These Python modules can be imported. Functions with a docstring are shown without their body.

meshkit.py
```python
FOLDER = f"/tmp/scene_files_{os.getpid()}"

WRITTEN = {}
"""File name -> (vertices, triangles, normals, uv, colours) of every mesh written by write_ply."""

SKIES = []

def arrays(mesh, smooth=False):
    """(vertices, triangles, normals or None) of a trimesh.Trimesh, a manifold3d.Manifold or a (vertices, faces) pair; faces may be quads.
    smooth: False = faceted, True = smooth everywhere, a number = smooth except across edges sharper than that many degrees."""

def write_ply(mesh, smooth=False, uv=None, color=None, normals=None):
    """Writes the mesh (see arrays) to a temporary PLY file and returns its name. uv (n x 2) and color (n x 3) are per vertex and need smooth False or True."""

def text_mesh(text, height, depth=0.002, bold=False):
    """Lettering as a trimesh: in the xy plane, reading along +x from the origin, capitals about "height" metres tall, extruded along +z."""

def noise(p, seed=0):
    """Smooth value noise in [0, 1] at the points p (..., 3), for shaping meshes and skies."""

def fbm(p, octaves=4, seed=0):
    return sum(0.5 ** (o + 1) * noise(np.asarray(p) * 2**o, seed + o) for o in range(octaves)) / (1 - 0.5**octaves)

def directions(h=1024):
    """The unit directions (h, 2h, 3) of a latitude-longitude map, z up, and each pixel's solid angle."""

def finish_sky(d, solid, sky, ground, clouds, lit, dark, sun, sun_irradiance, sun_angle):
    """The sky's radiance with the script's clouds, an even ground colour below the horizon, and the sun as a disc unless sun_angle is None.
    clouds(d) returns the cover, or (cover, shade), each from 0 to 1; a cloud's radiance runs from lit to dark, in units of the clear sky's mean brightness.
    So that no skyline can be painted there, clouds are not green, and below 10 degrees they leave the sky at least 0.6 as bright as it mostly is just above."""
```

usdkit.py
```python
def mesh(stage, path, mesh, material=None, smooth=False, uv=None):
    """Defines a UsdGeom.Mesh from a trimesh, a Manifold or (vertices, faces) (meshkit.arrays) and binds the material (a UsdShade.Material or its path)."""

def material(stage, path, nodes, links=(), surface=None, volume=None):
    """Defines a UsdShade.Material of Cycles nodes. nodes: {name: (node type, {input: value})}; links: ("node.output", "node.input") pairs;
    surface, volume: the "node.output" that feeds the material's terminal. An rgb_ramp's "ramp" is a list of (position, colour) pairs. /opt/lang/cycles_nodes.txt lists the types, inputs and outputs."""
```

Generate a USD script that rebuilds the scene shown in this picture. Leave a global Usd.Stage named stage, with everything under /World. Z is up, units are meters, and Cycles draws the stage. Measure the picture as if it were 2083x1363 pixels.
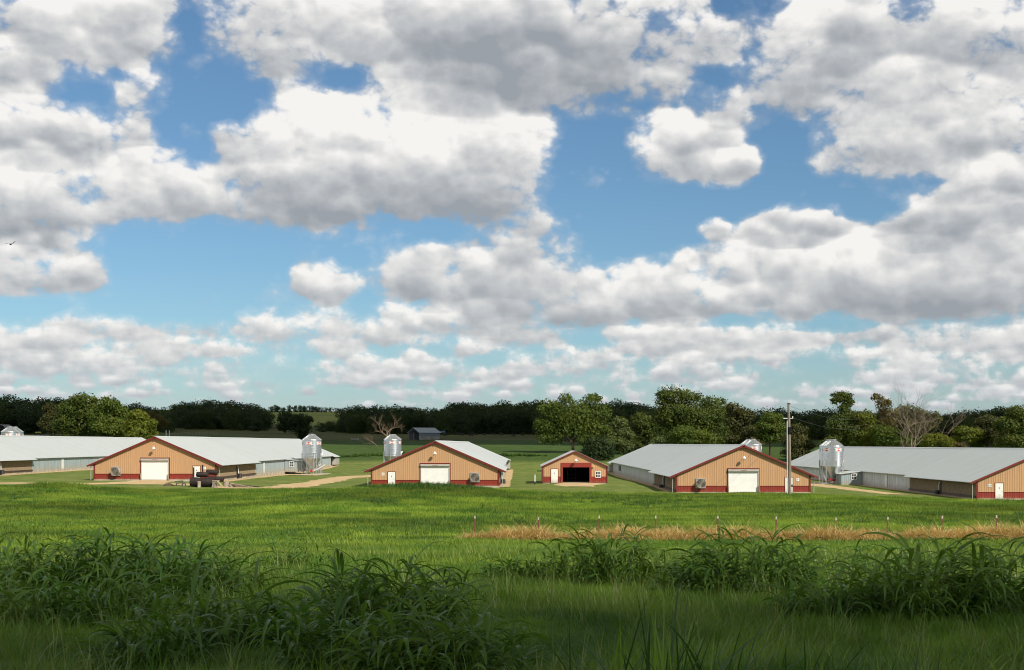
import math, random
import numpy as np
import trimesh
from scipy.interpolate import RBFInterpolator
from scipy.ndimage import map_coordinates
from pxr import Usd, UsdGeom, UsdLux, UsdShade, Sdf, Gf, Vt
import usdkit, meshkit

stage = Usd.Stage.CreateInMemory()
UsdGeom.SetStageUpAxis(stage, UsdGeom.Tokens.z)
UsdGeom.SetStageMetersPerUnit(stage, 1.0)
world = UsdGeom.Xform.Define(stage, '/World')
stage.SetDefaultPrim(world.GetPrim())
UsdGeom.Scope.Define(stage, '/World/Looks')

# ------------------------------------------------------------------ camera
CLOUD_SHADE = True
EYE, F, CX, CY = 6.5, 2700.0, 1055.0, 902.0      # eye height, focal length and vanishing point in photo pixels
cam = UsdGeom.Camera.Define(stage, '/World/camera')
cam.CreateHorizontalApertureAttr(36.0)
cam.CreateVerticalApertureAttr(36.0 * 670 / 1024)
cam.CreateFocalLengthAttr(36.0 * F / 2083)
cam.CreateHorizontalApertureOffsetAttr((1041.5 - CX) / 2083 * 36)
cam.CreateVerticalApertureOffsetAttr((CY - 681.5) / 2083 * 36)
cam.CreateClippingRangeAttr((0.1, 20000.0))
cam.CreateExposureAttr(0.3)
cx = UsdGeom.Xformable(cam.GetPrim())
cx.AddTranslateOp().Set((0, 0, EYE))
cx.AddRotateXOp().Set(90.0)

# ------------------------------------------------------------------ sun
SUN_AZ, SUN_EL = math.radians(139.0), math.radians(38.0)      # azimuth clockwise from the view direction (+y)
SUN = np.array([math.sin(SUN_AZ) * math.cos(SUN_EL), math.cos(SUN_AZ) * math.cos(SUN_EL), math.sin(SUN_EL)])
sun = UsdLux.DistantLight.Define(stage, '/World/sun')
sun.CreateNormalizeAttr(True)
sun.CreateIntensityAttr(1.15)
sun.CreateAngleAttr(0.53)
sun.CreateColorAttr((1.0, 0.94, 0.84))
UsdGeom.Xformable(sun.GetPrim()).AddTransformOp().Set(
    Gf.Matrix4d().SetRotate(Gf.Rotation(Gf.Vec3d(0, 0, 1), Gf.Vec3d(*map(float, SUN)))))


# ------------------------------------------------------------------ node graphs
class Graph:
    def __init__(self):
        self.nodes, self.links, self.k = {}, [], 0

    def n(self, kind, out=None, **inputs):
        self.k += 1
        name = f'n{self.k}'
        plain = {}
        for key, v in inputs.items():
            if isinstance(v, str) and v.startswith('@'):
                self.links.append((v[1:], f'{name}.{key}'))
            else:
                plain[key] = v
        self.nodes[name] = (kind, plain)
        return f'@{name}.{out}' if out else f'@{name}'

    def m(self, op, a, b=0.0, c=0.0, clamp=False):
        return self.n('math', 'value', math_type=op, value1=a, value2=b, value3=c, use_clamp=clamp)

    def add(self, a, b): return self.m('add', a, b)
    def mul(self, a, b): return self.m('multiply', a, b)
    def mad(self, a, b, c): return self.m('multiply_add', a, b, c)

    def rng(self, v, a, b, c=0.0, d=1.0, smooth=True):
        return self.n('map_range', 'result', range_type='smoothstep' if smooth else 'linear', value=v, from_min=a, from_max=b, to_min=c, to_max=d, clamp=True)

    def mix(self, f, a, b):
        return self.n('mix_color', 'result', blend_type='mix', fac=f, a=a, b=b, use_clamp=False)

    def make(self, path, surface=None, volume=None):
        return usdkit.material(stage, path, self.nodes, self.links, surface=surface[1:] if surface else None, volume=volume[1:] if volume else None)


# ------------------------------------------------------------------ sky with clouds
PHI, TT = 0.42, 0.40              # the tables reach this far in azimuth (both ways) and in height; beyond them plain noise goes on
SKY_TINT = (0.61, 0.81, 0.92)
CLOUDS = [                        # photo pixels: middle, half sizes, strength
    (800, 330, 380, 170, 0.9), (600, 270, 90, 80, 0.4), (560, 410, 200, 80, 0.5), (960, 360, 200, 110, 0.5), (1060, 420, 130, 80, 0.4),
    (1000, 90, 480, 190, 0.95), (600, 60, 170, 130, 0.6), (560, 140, 190, 70, 0.35), (1200, 190, 160, 90, 0.5), (1290, 90, 120, 110, 0.35),
    (210, 70, 160, 90, 0.9), (50, 40, 90, 60, 0.5), (60, 150, 110, 80, 0.6), (285, 210, 50, 95, 0.6), (115, 190, 60, 50, 0.3),
    (70, 280, 160, 85, 0.8), (170, 280, 60, 85, 0.5), (60, 430, 190, 120, 0.8), (310, 390, 130, 90, 0.9), (190, 400, 120, 80, 0.5),
    (40, 560, 120, 60, 0.7), (170, 540, 70, 80, 0.9), (110, 560, 80, 50, 0.5),
    (1840, 110, 340, 180, 0.95), (1640, 60, 120, 90, 0.5), (1980, 290, 260, 150, 0.7), (1760, 260, 130, 90, 0.5), (2050, 400, 110, 90, 0.7), (1560, 190, 130, 80, 0.4), (1690, 320, 60, 70, 0.4),
    (1365, 310, 95, 90, 0.85), (1480, 345, 80, 45, 0.4), (1610, 462, 125, 56, 1.35), (1455, 470, 35, 28, 0.9), (1500, 340, 60, 36, 0.7), (1610, 330, 24, 24, 0.7), (1190, 370, 50, 40, 0.5), (740, 462, 30, 14, 0.6), (1720, 380, 40, 18, 0.5), (1330, 180, 60, 50, 0.5), (1400, 150, 50, 40, 0.5), (1480, 240, 50, 30, 0.5), (440, 260, 50, 40, 0.5), (700, 215, 60, 30, 0.5),
    (665, 580, 65, 60, 1.0), (625, 520, 30, 40, 0.4), (820, 555, 90, 80, 1.0), (880, 520, 70, 50, 0.5), (1000, 590, 150, 90, 0.7), (1110, 500, 110, 110, 0.6), (1190, 600, 120, 100, 0.8),
    (1340, 580, 90, 70, 0.8), (1390, 620, 130, 60, 0.7), (1545, 560, 110, 80, 0.9), (1560, 620, 110, 50, 0.5), (1720, 570, 110, 90, 0.9), (1850, 580, 200, 100, 0.9), (2030, 570, 150, 110, 0.8), (1880, 450, 110, 80, 0.7), (2000, 470, 120, 80, 0.5),
    (1010, 650, 150, 45, 0.75), (1090, 690, 90, 22, 0.5), (1390, 685, 110, 42, 0.75), (1565, 690, 65, 38, 0.6),
    (140, 665, 60, 35, 0.6), (200, 650, 60, 40, 0.5), (300, 675, 65, 50, 0.7), (420, 665, 50, 45, 0.6), (530, 660, 110, 40, 0.55), (620, 690, 120, 45, 0.5), (690, 670, 70, 50, 0.6), (800, 655, 70, 42, 0.6), (785, 688, 60, 18, 0.5), (40, 710, 110, 45, 0.5), (200, 720, 150, 40, 0.4), (440, 720, 160, 35, 0.3),
    (905, 757, 50, 28, 0.5), (970, 762, 40, 20, 0.5), (1200, 738, 75, 36, 0.75), (1060, 745, 80, 30, 0.3), (1410, 755, 70, 38, 0.6), (1530, 770, 60, 32, 0.5), (310, 752, 120, 22, 0.45), (500, 770, 110, 28, 0.45), (100, 760, 120, 40, 0.35), (640, 790, 60, 20, 0.3), (780, 775, 70, 25, 0.3),
    (1790, 680, 130, 38, 0.6), (1930, 690, 120, 34, 0.6), (2060, 710, 50, 45, 0.6), (1800, 755, 60, 32, 0.6), (1920, 760, 90, 36, 0.5), (2040, 770, 70, 40, 0.5), (1680, 790, 60, 22, 0.35),
    (380, 610, 100, 18, 0.35), (240, 610, 25, 22, 0.3),
]
GAPS = [
    (1560, 405, 90, 34, 0.8), (1800, 425, 80, 36, 0.8), (1150, 380, 60, 60, 0.5), (560, 500, 120, 30, 0.6), (250, 500, 60, 50, 0.6), (730, 620, 40, 60, 0.5), (1480, 655, 60, 16, 0.5), (1700, 665, 90, 16, 0.6), (1240, 480, 60, 60, 0.5),
    (385, 45, 60, 75, 0.9), (430, 215, 130, 70, 1.0), (350, 290, 60, 80, 0.5), (175, 190, 70, 60, 0.8), (700, 160, 80, 40, 0.7), (20, 225, 60, 40, 0.6), (410, 300, 30, 60, 0.5),
    (1360, 40, 70, 45, 0.7), (1560, 10, 60, 30, 0.6), (1850, 12, 70, 45, 0.9), (1190, 300, 90, 50, 0.8), (1250, 270, 60, 30, 0.4), (1340, 430, 170, 60, 1.0), (1260, 440, 60, 60, 0.6), (1310, 490, 110, 40, 0.9), (1470, 420, 100, 30, 0.6),
    (1600, 320, 65, 85, 1.0), (1700, 410, 110, 55, 0.9), (1880, 370, 80, 30, 0.6), (420, 540, 230, 75, 1.1), (860, 478, 110, 28, 0.8), (720, 520, 60, 50, 0.6), (330, 630, 200, 24, 0.7), (50, 625, 90, 22, 0.6),
    (610, 755, 90, 45, 0.5), (1650, 740, 70, 50, 0.6), (1200, 690, 90, 20, 0.5), (900, 700, 60, 22, 0.5), (1450, 170, 70, 90, 0.45), (1010, 730, 60, 20, 0.4),
]
SHADE = [                         # parts of the clouds seen from below or turned from the sun (negative), or bright heads (positive)
    (1080, 130, 260, 90, -0.75), (960, 100, 200, 60, -0.3), (1000, 430, 150, 40, -0.65), (700, 450, 200, 30, -0.5), (650, 410, 170, 60, -0.2), (60, 470, 130, 60, -0.5), (90, 310, 140, 50, -0.35),
    (1230, 200, 100, 60, -0.2), (1600, 170, 100, 80, -0.25), (1720, 70, 60, 50, -0.4), (1940, 480, 120, 60, -0.5), (1860, 640, 230, 34, -0.6), (2000, 110, 140, 60, -0.3), (1740, 200, 120, 40, -0.2), (1850, 310, 200, 30, -0.3), (1000, 500, 120, 40, -0.3), (1060, 560, 80, 60, -0.35), (1120, 660, 170, 26, -0.5), (1400, 640, 150, 24, -0.4),
    (960, 560, 60, 50, -0.25), (470, 110, 120, 50, -0.25), (110, 110, 60, 40, -0.2), (30, 120, 80, 60, -0.25), (620, 530, 24, 34, -0.4), (380, 612, 90, 20, -0.7),
    (620, 240, 90, 60, 0.3), (780, 240, 130, 60, 0.45), (900, 290, 130, 60, 0.35), (580, 320, 80, 40, 0.25), (320, 390, 90, 50, 0.25), (180, 80, 110, 50, 0.15), (30, 370, 80, 50, 0.3), (1350, 290, 60, 40, 0.3), (1600, 60, 80, 50, 0.2), (1950, 240, 150, 50, 0.25), (820, 550, 50, 40, 0.25), (1230, 620, 50, 50, 0.3), (1800, 560, 110, 50, 0.3), (1540, 560, 60, 40, 0.2), (660, 575, 40, 30, 0.3), (170, 530, 50, 40, 0.2), (450, 440, 180, 26, -0.2),
]


def sky_tables():
    """The layout of the clouds over azimuth and height: how dense, and how lit."""
    ph = np.linspace(-PHI, PHI, 256)
    tt = np.linspace(0, TT, 256)
    t = tt[:, None]
    dens, lit, wsum = np.full((256, 256), -0.24), np.zeros((256, 256)), np.full((256, 256), 0.25)
    heap, heaplit = np.zeros((256, 256)), np.zeros((256, 256))
    g = np.random.default_rng(12)

    def box(px, py, rx, ry, k=1.0):
        a0 = math.atan((px - CX) / F)
        t0 = (CY - py) / F * math.cos(a0)
        i0, i1 = np.searchsorted(tt, (t0 - k * ry / F, t0 + k * ry / F))
        j0, j1 = np.searchsorted(ph, (a0 - k * rx / F, a0 + k * rx / F))
        sl = (slice(i0, max(i0, i1)), slice(j0, max(j0, j1)))
        return sl, (ph[None, sl[1]] - a0) * F / rx, (tt[sl[0], None] - t0) * F / ry
    small = []
    for k in range(330):                                  # the many small far cumulus towards the horizon
        py = 655 + 170 * g.random() ** 0.62
        sz = 9 + (850 - py) / 200 * 42 * g.uniform(0.5, 1.35)
        small.append((g.uniform(-40, 2120), py, sz * g.uniform(1.0, 1.9), sz * g.uniform(0.5, 0.7), g.uniform(0.26, 0.62)))
    rows = [(px, py, rx, ry, a * (0.66 if py > 640 else 1.0)) for px, py, rx, ry, a in CLOUDS] + small
    for (px, py, rx, ry, a) in sorted(rows, key=lambda c: -c[1]):
        sl, dx, dy = box(px, py, rx, ry)
        dy2 = np.where(dy < 0, dy * 1.25, dy)            # flatter below
        w = np.maximum(0, 1 - dx * dx - dy2 * dy2)
        w = w * (1.5 - 0.5 * w)
        d = dens[sl]
        dens[sl] = np.maximum(d, -0.24 + a * w) * 0.6 + (d + a * w * 0.55) * 0.4
        lit[sl] += np.sqrt(w) * dy * a
        wsum[sl] += np.sqrt(w) * a
        # the heads that swell out of it
        m = int(np.clip(3 + rx * ry / 800, 4, 34))
        for k in range(m):
            th = g.uniform(-0.25, math.pi + 0.25)
            rr = g.uniform(0.35, 0.95) ** 0.8
            qx, qy = px + rx * rr * math.cos(th), py - ry * rr * math.sin(th) * 0.9
            lr = float(np.clip(g.uniform(0.28, 0.62) * min(rx, ry * 1.3), 6, 80))
            sl2, ex, ey = box(qx, qy, lr * g.uniform(0.95, 1.35), lr * g.uniform(0.8, 1.0))
            h2 = 1 - ex * ex - ey * ey
            hgt = np.sqrt(np.maximum(h2, 0)) * (0.55 + 0.45 * lr / 80) * g.uniform(0.75, 1.0)
            new = (hgt > heap[sl2]) & (h2 > 0)
            heap[sl2] = np.where(new, hgt, heap[sl2])
            heaplit[sl2] = np.where(new, (0.58 * np.where(ey > 0, ey, ey * 0.5) + 0.16 * ex + g.normal(0, 0.08)) * min(1, a + .3), heaplit[sl2])
            dd = dens[sl2]
            dens[sl2] = np.where(h2 > 0, np.maximum(dd, -0.20 + 0.66 * a * np.sqrt(np.maximum(h2, 0))), dd)
    for (px, py, rx, ry, a) in GAPS:
        a *= 1.2 if py > 395 else 1.05
        sl, dx, dy = box(px, py, rx, ry, 2.2)
        dens[sl] -= a * np.exp(-1.6 * (dx * dx + dy * dy)) * 0.9
        heaplit[sl] *= 1 - 0.6 * np.exp(-1.6 * (dx * dx + dy * dy))
    from scipy.ndimage import gaussian_filter
    lit = 0.62 * lit / wsum + gaussian_filter(heaplit, (1.2, 0.6)) * 0.80
    for (px, py, rx, ry, a) in SHADE:
        sl, dx, dy = box(px, py, rx, ry, 2.2)
        lit[sl] += 0.58 * a * np.exp(-1.2 * (dx * dx + dy * dy))
    dens += -0.03 * np.exp(-((t - 0.05) / 0.03) ** 2)
    win = np.clip((PHI - abs(ph[None, :])) / 0.045, 0, 1) * np.clip((TT - t) / 0.05, 0, 1)
    return gaussian_filter(np.clip(dens, -1.2, 1.1), (0.8, 0.5)) * win, lit * win


def sky():
    g = Graph()
    S = 0.085
    P = g.n('texture_coordinate', 'generated')
    sx = g.n('separate_xyz', vector=P)
    x, y, z = sx + '.x', sx + '.y', sx + '.z'
    r = g.m('sqrt', g.mad(x, x, g.mul(y, y)))
    t = g.m('divide', z, g.m('maximum', r, 0.02))
    phi = g.m('arctan2', x, y)
    q = g.n('combine_xyz', 'vector', x=phi, y=t, z=0.0)
    E0, L0 = sky_tables()
    K = 84
    U, s, V = np.linalg.svd(np.vstack([E0, L0]), full_matrices=False)
    fx = g.mad(phi, 0.5 / PHI, 0.5)
    ft = g.mad(t, 1.0 / TT, 0.0)
    E = L0n = None
    for k in range(0, K, 3):
        a = g.n('rgb_ramp', 'color', fac=fx, ramp=[(i / 255, tuple(V[k:k + 3, i])) for i in range(256)])
        for half, lo in ((0, 0), (1, 256)):
            b = g.n('rgb_ramp', 'color', fac=ft, ramp=[(i / 255, tuple(U[lo + i, k:k + 3] * s[k:k + 3])) for i in range(256)])
            d = g.n('vector_math', 'value', math_type='dot_product', vector1=a, vector2=b)
            if half:
                L0n = g.add(L0n, d) if L0n else d
            else:
                E = g.add(E, d) if E else d
    low = g.rng(t, 0.13, 0.06)
    n_big = g.n('noise_texture', 'fac', dimensions='2D', vector=q, scale=2.2, detail=1.0)
    E = g.add(E, g.mul(g.m('subtract', n_big, 0.42), g.rng(t, 0.34, 0.55, 0.0, 2.0)))
    w0 = g.n('noise_texture', 'color', dimensions='2D', vector=q, scale=30.0, detail=2.0, roughness=0.6)
    warp = g.n('vector_math', 'vector', math_type='multiply_add', vector1=w0, vector2=g.n('combine_xyz', 'vector', x=g.rng(low, 0.0, 1.0, 0.009, 0.004, smooth=False), y=g.rng(low, 0.0, 1.0, 0.009, 0.004, smooth=False), z=0.0), vector3=q)
    amp = g.rng(low, 0.0, 1.0, 1.0, 0.55, smooth=False)
    a_big = g.m('subtract', 1.3, g.mul(low, 0.95))

    def density(p):
        n1 = g.n('noise_texture', 'fac', dimensions='2D', vector=p, scale=9.0, detail=2.0, roughness=0.5)
        pl = g.n('vector_math', 'vector', math_type='multiply', vector1=p, vector2=(1.0, 1.3, 1.0))
        n2 = g.n('noise_texture', 'fac', dimensions='2D', vector=pl, scale=34.0, detail=5.0, roughness=0.53, lacunarity=2.15)
        b1 = g.n('voronoi_texture', 'distance', dimensions='2D', feature='f1', vector=pl, scale=42.0, detail=1.3, roughness=0.6, lacunarity=2.6, use_normalize=True)
        n3 = g.n('noise_texture', 'fac', dimensions='2D', vector=pl, scale=105.0, detail=3.0, roughness=0.55)
        return g.mad(g.mul(low, 0.65), g.m('subtract', n3, 0.5), g.mad(g.m('subtract', n1, 0.5), a_big, g.mul(amp, g.mad(g.m('subtract', n2, 0.5), 1.05, g.mul(g.m('subtract', 0.42, b1), 0.85)))))
    n0 = density(warp)
    off = g.n('vector_math', 'vector', math_type='add', vector1=warp, vector2=(0.0035, 0.0095, 0))
    nL = density(off)
    D = g.add(E, n0)
    alpha = g.mad(g.rng(D, -0.10, 0.25), 0.80, g.mul(g.rng(D, -0.42, 0.05), 0.20))
    relief = g.m('subtract', n0, nL)
    L = g.mad(relief, g.rng(t, 0.02, 0.2, 0.42, 0.52), g.mad(L0n, 1.08, 0.675))
    L = g.mad(g.rng(D, 0.3, 1.2), -0.24, L)
    L = g.n('clamp', 'result', value=L, min=0.0, max=1.0)
    ramp = g.n('rgb_ramp', 'color', fac=L, ramp=[(0.0, (0.33, 0.355, 0.385)), (0.3, (0.44, 0.46, 0.485)), (0.55, (0.575, 0.585, 0.595)), (0.8, (0.755, 0.75, 0.735)), (1.0, (0.93, 0.91, 0.88))])
    cl = g.n('vector_math', 'vector', math_type='scale', vector1=ramp, scale=0.82 / S)
    blue = g.n('sky_texture', 'color', sky_type='single_scattering', sun_disc=False, sun_elevation=SUN_EL, sun_rotation=SUN_AZ, altitude=200.0, air_density=1.0, aerosol_density=0.6, ozone_density=1.5)
    blue = g.n('vector_math', 'vector', math_type='multiply', vector1=blue, vector2=SKY_TINT)
    col = g.mix(g.mul(alpha, 0.97), blue, cl)
    haze = g.m('multiply', g.rng(t, 0.085, 0.0), 0.40)
    col = g.mix(haze, col, tuple(c * 0.82 / S for c in (0.40, 0.47, 0.57)))
    bg = g.n('background_shader', 'background', color=col, strength=S)
    mat = g.make('/World/Looks/sky_air', surface=bg)
    dome = UsdLux.DomeLight.Define(stage, '/World/sky')
    dome.CreateIntensityAttr(1.0)
    UsdShade.MaterialBindingAPI.Apply(dome.GetPrim()).Bind(mat)
    dome.GetPrim().SetCustomDataByKey('kind', 'structure')


sky()


# ------------------------------------------------------------------ names, things, parts
used = {}


def numbered(parent, name):
    k = used.get((parent, name), 0)
    used[(parent, name)] = k + 1
    return f'{parent}/{name}' if k == 0 else f'{parent}/{name}_{k:03d}'


def tag(p, label=None, cat=None, group=None, kind=None):
    p = p.GetPrim() if hasattr(p, 'GetPrim') else p
    for k, v in (('label', label), ('category', cat), ('group', group), ('kind', kind)):
        if v:
            p.SetCustomDataByKey(k, v)
    return p


def thing(name, label, cat, loc=(0, 0, 0), rz=0.0, group=None, scale=None):
    x = UsdGeom.Xform.Define(stage, numbered('/World', name))
    x.AddTranslateOp().Set(Gf.Vec3d(*map(float, loc)))
    x.AddRotateZOp().Set(math.degrees(rz))
    if scale:
        x.AddScaleOp().Set(Gf.Vec3f(*map(float, scale)))
    return tag(x, label, cat, group)


def obj(name, mesh, mat, parent=None, smooth=False, label=None):
    path = numbered(str(parent.GetPath()) if parent else '/World', name)
    m = usdkit.mesh(stage, path, mesh, mat, smooth=smooth)
    if label:
        tag(m, label)
    return m.GetPrim()


def dup(root, loc, rz, label, group=None, scale=None):
    was = root.GetCustomData()
    r = thing(root.GetName(), label, was['category'], loc, rz, group or was.get('group'), scale)
    r.GetReferences().AddInternalReference(root.GetPath())
    r.SetInstanceable(True)
    return r


# ------------------------------------------------------------------ mesh helpers
class MB:
    """Collects pieces of ONE mesh."""
    def __init__(self): self.v, self.f, self.n = [], [], 0

    def put(self, v, f):
        v, f = np.asarray(v, float), np.asarray(f, int)
        if f.shape[1] == 4:
            f = np.vstack([f[:, [0, 1, 2]], f[:, [0, 2, 3]]])
        self.v.append(v); self.f.append(f + self.n); self.n += len(v)
        return self

    def tm(self, m): return self.put(m.vertices, m.faces)

    def box(self, x0, x1, y0, y1, z0, z1):
        v = [(x, y, z) for z in (z0, z1) for y in (y0, y1) for x in (x0, x1)]
        return self.put(v, [(0, 2, 3, 1), (4, 5, 7, 6), (0, 1, 5, 4), (2, 6, 7, 3), (0, 4, 6, 2), (1, 3, 7, 5)])

    def bar(self, p0, p1, w, h, up=(0, 0, 1)):
        p0, p1 = np.array(p0, float), np.array(p1, float)
        d = p1 - p0; d /= np.linalg.norm(d)
        s = np.cross(d, up); s /= np.linalg.norm(s)
        u = np.cross(s, d)
        v = [p + a * s * w / 2 + b * u * h / 2 for p in (p0, p1) for a, b in ((-1, -1), (1, -1), (1, 1), (-1, 1))]
        return self.put(v, [(0, 1, 2, 3), (7, 6, 5, 4), (0, 4, 5, 1), (1, 5, 6, 2), (2, 6, 7, 3), (3, 7, 4, 0)])

    def tube(self, pts, radii, sides=8, cap=True):
        p = np.asarray(pts, float)
        r = np.broadcast_to(radii, (len(p),)).astype(float)
        t = np.gradient(p, axis=0); t /= np.linalg.norm(t, axis=1, keepdims=True) + 1e-12
        ref = np.array([0.31, 0.87, 0.38]) if abs(t[0, 2]) > 0.8 else np.array([0, 0, 1.0])
        a = np.cross(t, ref); a /= np.linalg.norm(a, axis=1, keepdims=True) + 1e-12
        b = np.cross(t, a)
        ang = np.arange(sides) * 2 * np.pi / sides
        v = (p[:, None] + r[:, None, None] * (np.cos(ang)[None, :, None] * a[:, None] + np.sin(ang)[None, :, None] * b[:, None])).reshape(-1, 3)
        i, j = np.meshgrid(np.arange(len(p) - 1), np.arange(sides), indexing='ij')
        q = np.stack([i * sides + j, i * sides + (j + 1) % sides, (i + 1) * sides + (j + 1) % sides, (i + 1) * sides + j], -1).reshape(-1, 4)
        self.put(v, q)
        if cap:
            n = len(p) - 1
            for k, o in ((0, 1), (n, -1)):
                c = np.vstack([p[k:k + 1], v[k * sides:(k + 1) * sides]])
                self.put(c, [(0, 1 + (m_ + (o > 0)) % sides, 1 + (m_ + (o < 0)) % sides) for m_ in range(sides)])
        return self

    def lathe(self, prof, sides=32, a0=0.0, a1=2 * math.pi, c=(0, 0, 0)):
        prof = np.asarray(prof, float)
        closed = abs(a1 - a0 - 2 * math.pi) < 1e-6
        n = sides if closed else sides + 1
        ang = a0 + (a1 - a0) * np.arange(n) / sides
        v = np.stack([prof[:, None, 0] * np.cos(ang), prof[:, None, 0] * np.sin(ang), np.broadcast_to(prof[:, None, 1], (len(prof), n))], -1).reshape(-1, 3) + np.array(c)
        q = [(i * n + j, i * n + (j + 1) % n, (i + 1) * n + (j + 1) % n, (i + 1) * n + j) for i in range(len(prof) - 1) for j in range(sides)]
        return self.put(v, q)

    def mesh(self):
        return trimesh.Trimesh(np.vstack(self.v), np.vstack(self.f), process=False)


def merge_smooth(m):
    m = trimesh.Trimesh(m.vertices, m.faces, process=True)
    return m


def at(px, py, D):
    return np.array([(px - CX) / F * D, D, EYE - (py - CY) / F * D])


# ------------------------------------------------------------------ terrain
TPTS = [(px, py, D) for D, py in ((14, 1363), (20, 1250), (26, 1190), (34, 1149), (46, 1128), (62, 1115.5), (80, 1104), (105, 1066), (135, 1034)) for px in (-300, 350, 1055, 1700, 2400)]
TXYZ = [tuple(at(*p)) for p in TPTS]
TXYZ += [(x, y, z) for x in (-60, 0, 60) for y, z in ((-250, 3.6), (-40, 4.6), (-8, 4.75), (4, 4.6))]
TXYZ += [(-62, 160, 0.9), (-62, 180, 0.95), (-62, 192, 1.05), (-45, 178, 0.85), (-53, 194, 1.05), (-31, 165, 0.6), (-31, 172, 0.62), (-31, 200, 0.6), (-31, 235, 0.55),
         (-39, 251, 0.6), (-44, 225, 0.8), (-62, 225, 1.05), (-85, 215, 1.25), (-85, 300, 1.5), (-95, 200, 1.4), (-53, 325, 1.1), (-80, 180, 1.1), (-110, 185, 1.3),
         (-12, 160, 0.95), (-12, 168, 1.0), (-20, 166, 0.8), (-4, 166, 0.7), (-12, 182, 0.5), (-20.6, 186, 0.45), (-2.8, 186, 0.3), (-12, 310, 0.4), (-26, 278, 0.75),
         (8, 196, 0.66), (4, 190, 0.6), (12, 190, 0.58), (8, 178, 0.35), (8, 210, 0.7), (21, 177, -0.05), (39, 177, -0.15), (30, 168, 0.0), (19, 210, 0.1), (30, 306, 0.0), (19, 300, 0.1), (8, 165, 0.2),
         (58, 168, -0.6), (76, 168, -0.7), (67, 158, -0.5), (50, 190, -0.45), (53.7, 228, -0.5), (50, 165, -0.35), (58, 290, -0.6), (47, 262, -0.3), (80, 230, -0.7), (90, 160, -0.6)]
TXYZ += [tuple(at(*p)) for p in (
    (1000, 927, 370), (1250, 924, 380), (760, 927, 370), (640, 925, 400), (1565, 923, 385), (1800, 925, 390), (2100, 930, 380), (-100, 905, 400), (200, 905, 400), (400, 902, 400),
    (900, 893, 620), (1100, 894, 620), (1300, 897, 600), (1560, 900, 600), (1800, 900, 600), (2150, 902, 600), (700, 893, 600), (560, 889, 560), (400, 888, 500), (150, 884, 560), (-100, 884, 560),
    (950, 885, 740), (600, 878, 760), (400, 874, 760), (150, 872, 760), (-100, 872, 760), (1300, 886, 760), (1700, 885, 760), (2150, 882, 780),
    (600, 838, 1500), (480, 836, 1500), (690, 839, 1500), (600, 857, 1100), (800, 850, 1500), (1100, 845, 1500), (1700, 848, 1500), (200, 832, 1500), (-100, 832, 1500), (2150, 845, 1500),
    (600, 845, 2600), (1500, 850, 2600), (0, 842, 2600))]
TXYZ = np.array(TXYZ)


def warp_xy(x, y):
    return np.stack([np.clip(np.asarray(x) / np.sqrt(np.asarray(y) ** 2 + 60.0 ** 2), -0.75, 0.75) * 3.0, np.arcsinh(np.clip(y, -800, 4000) / 40.0)], -1)


def axis(core, step, lo, hi, grow):
    a, b = core
    mid = list(np.arange(a, b + step / 2, step))
    s, x = step, mid[-1]
    while x < hi:
        s *= grow; x += s; mid.append(x)
    s, x, left = step, mid[0], []
    while x > lo:
        s *= grow; x -= s; left.append(x)
    return np.array(left[::-1] + mid)


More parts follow.
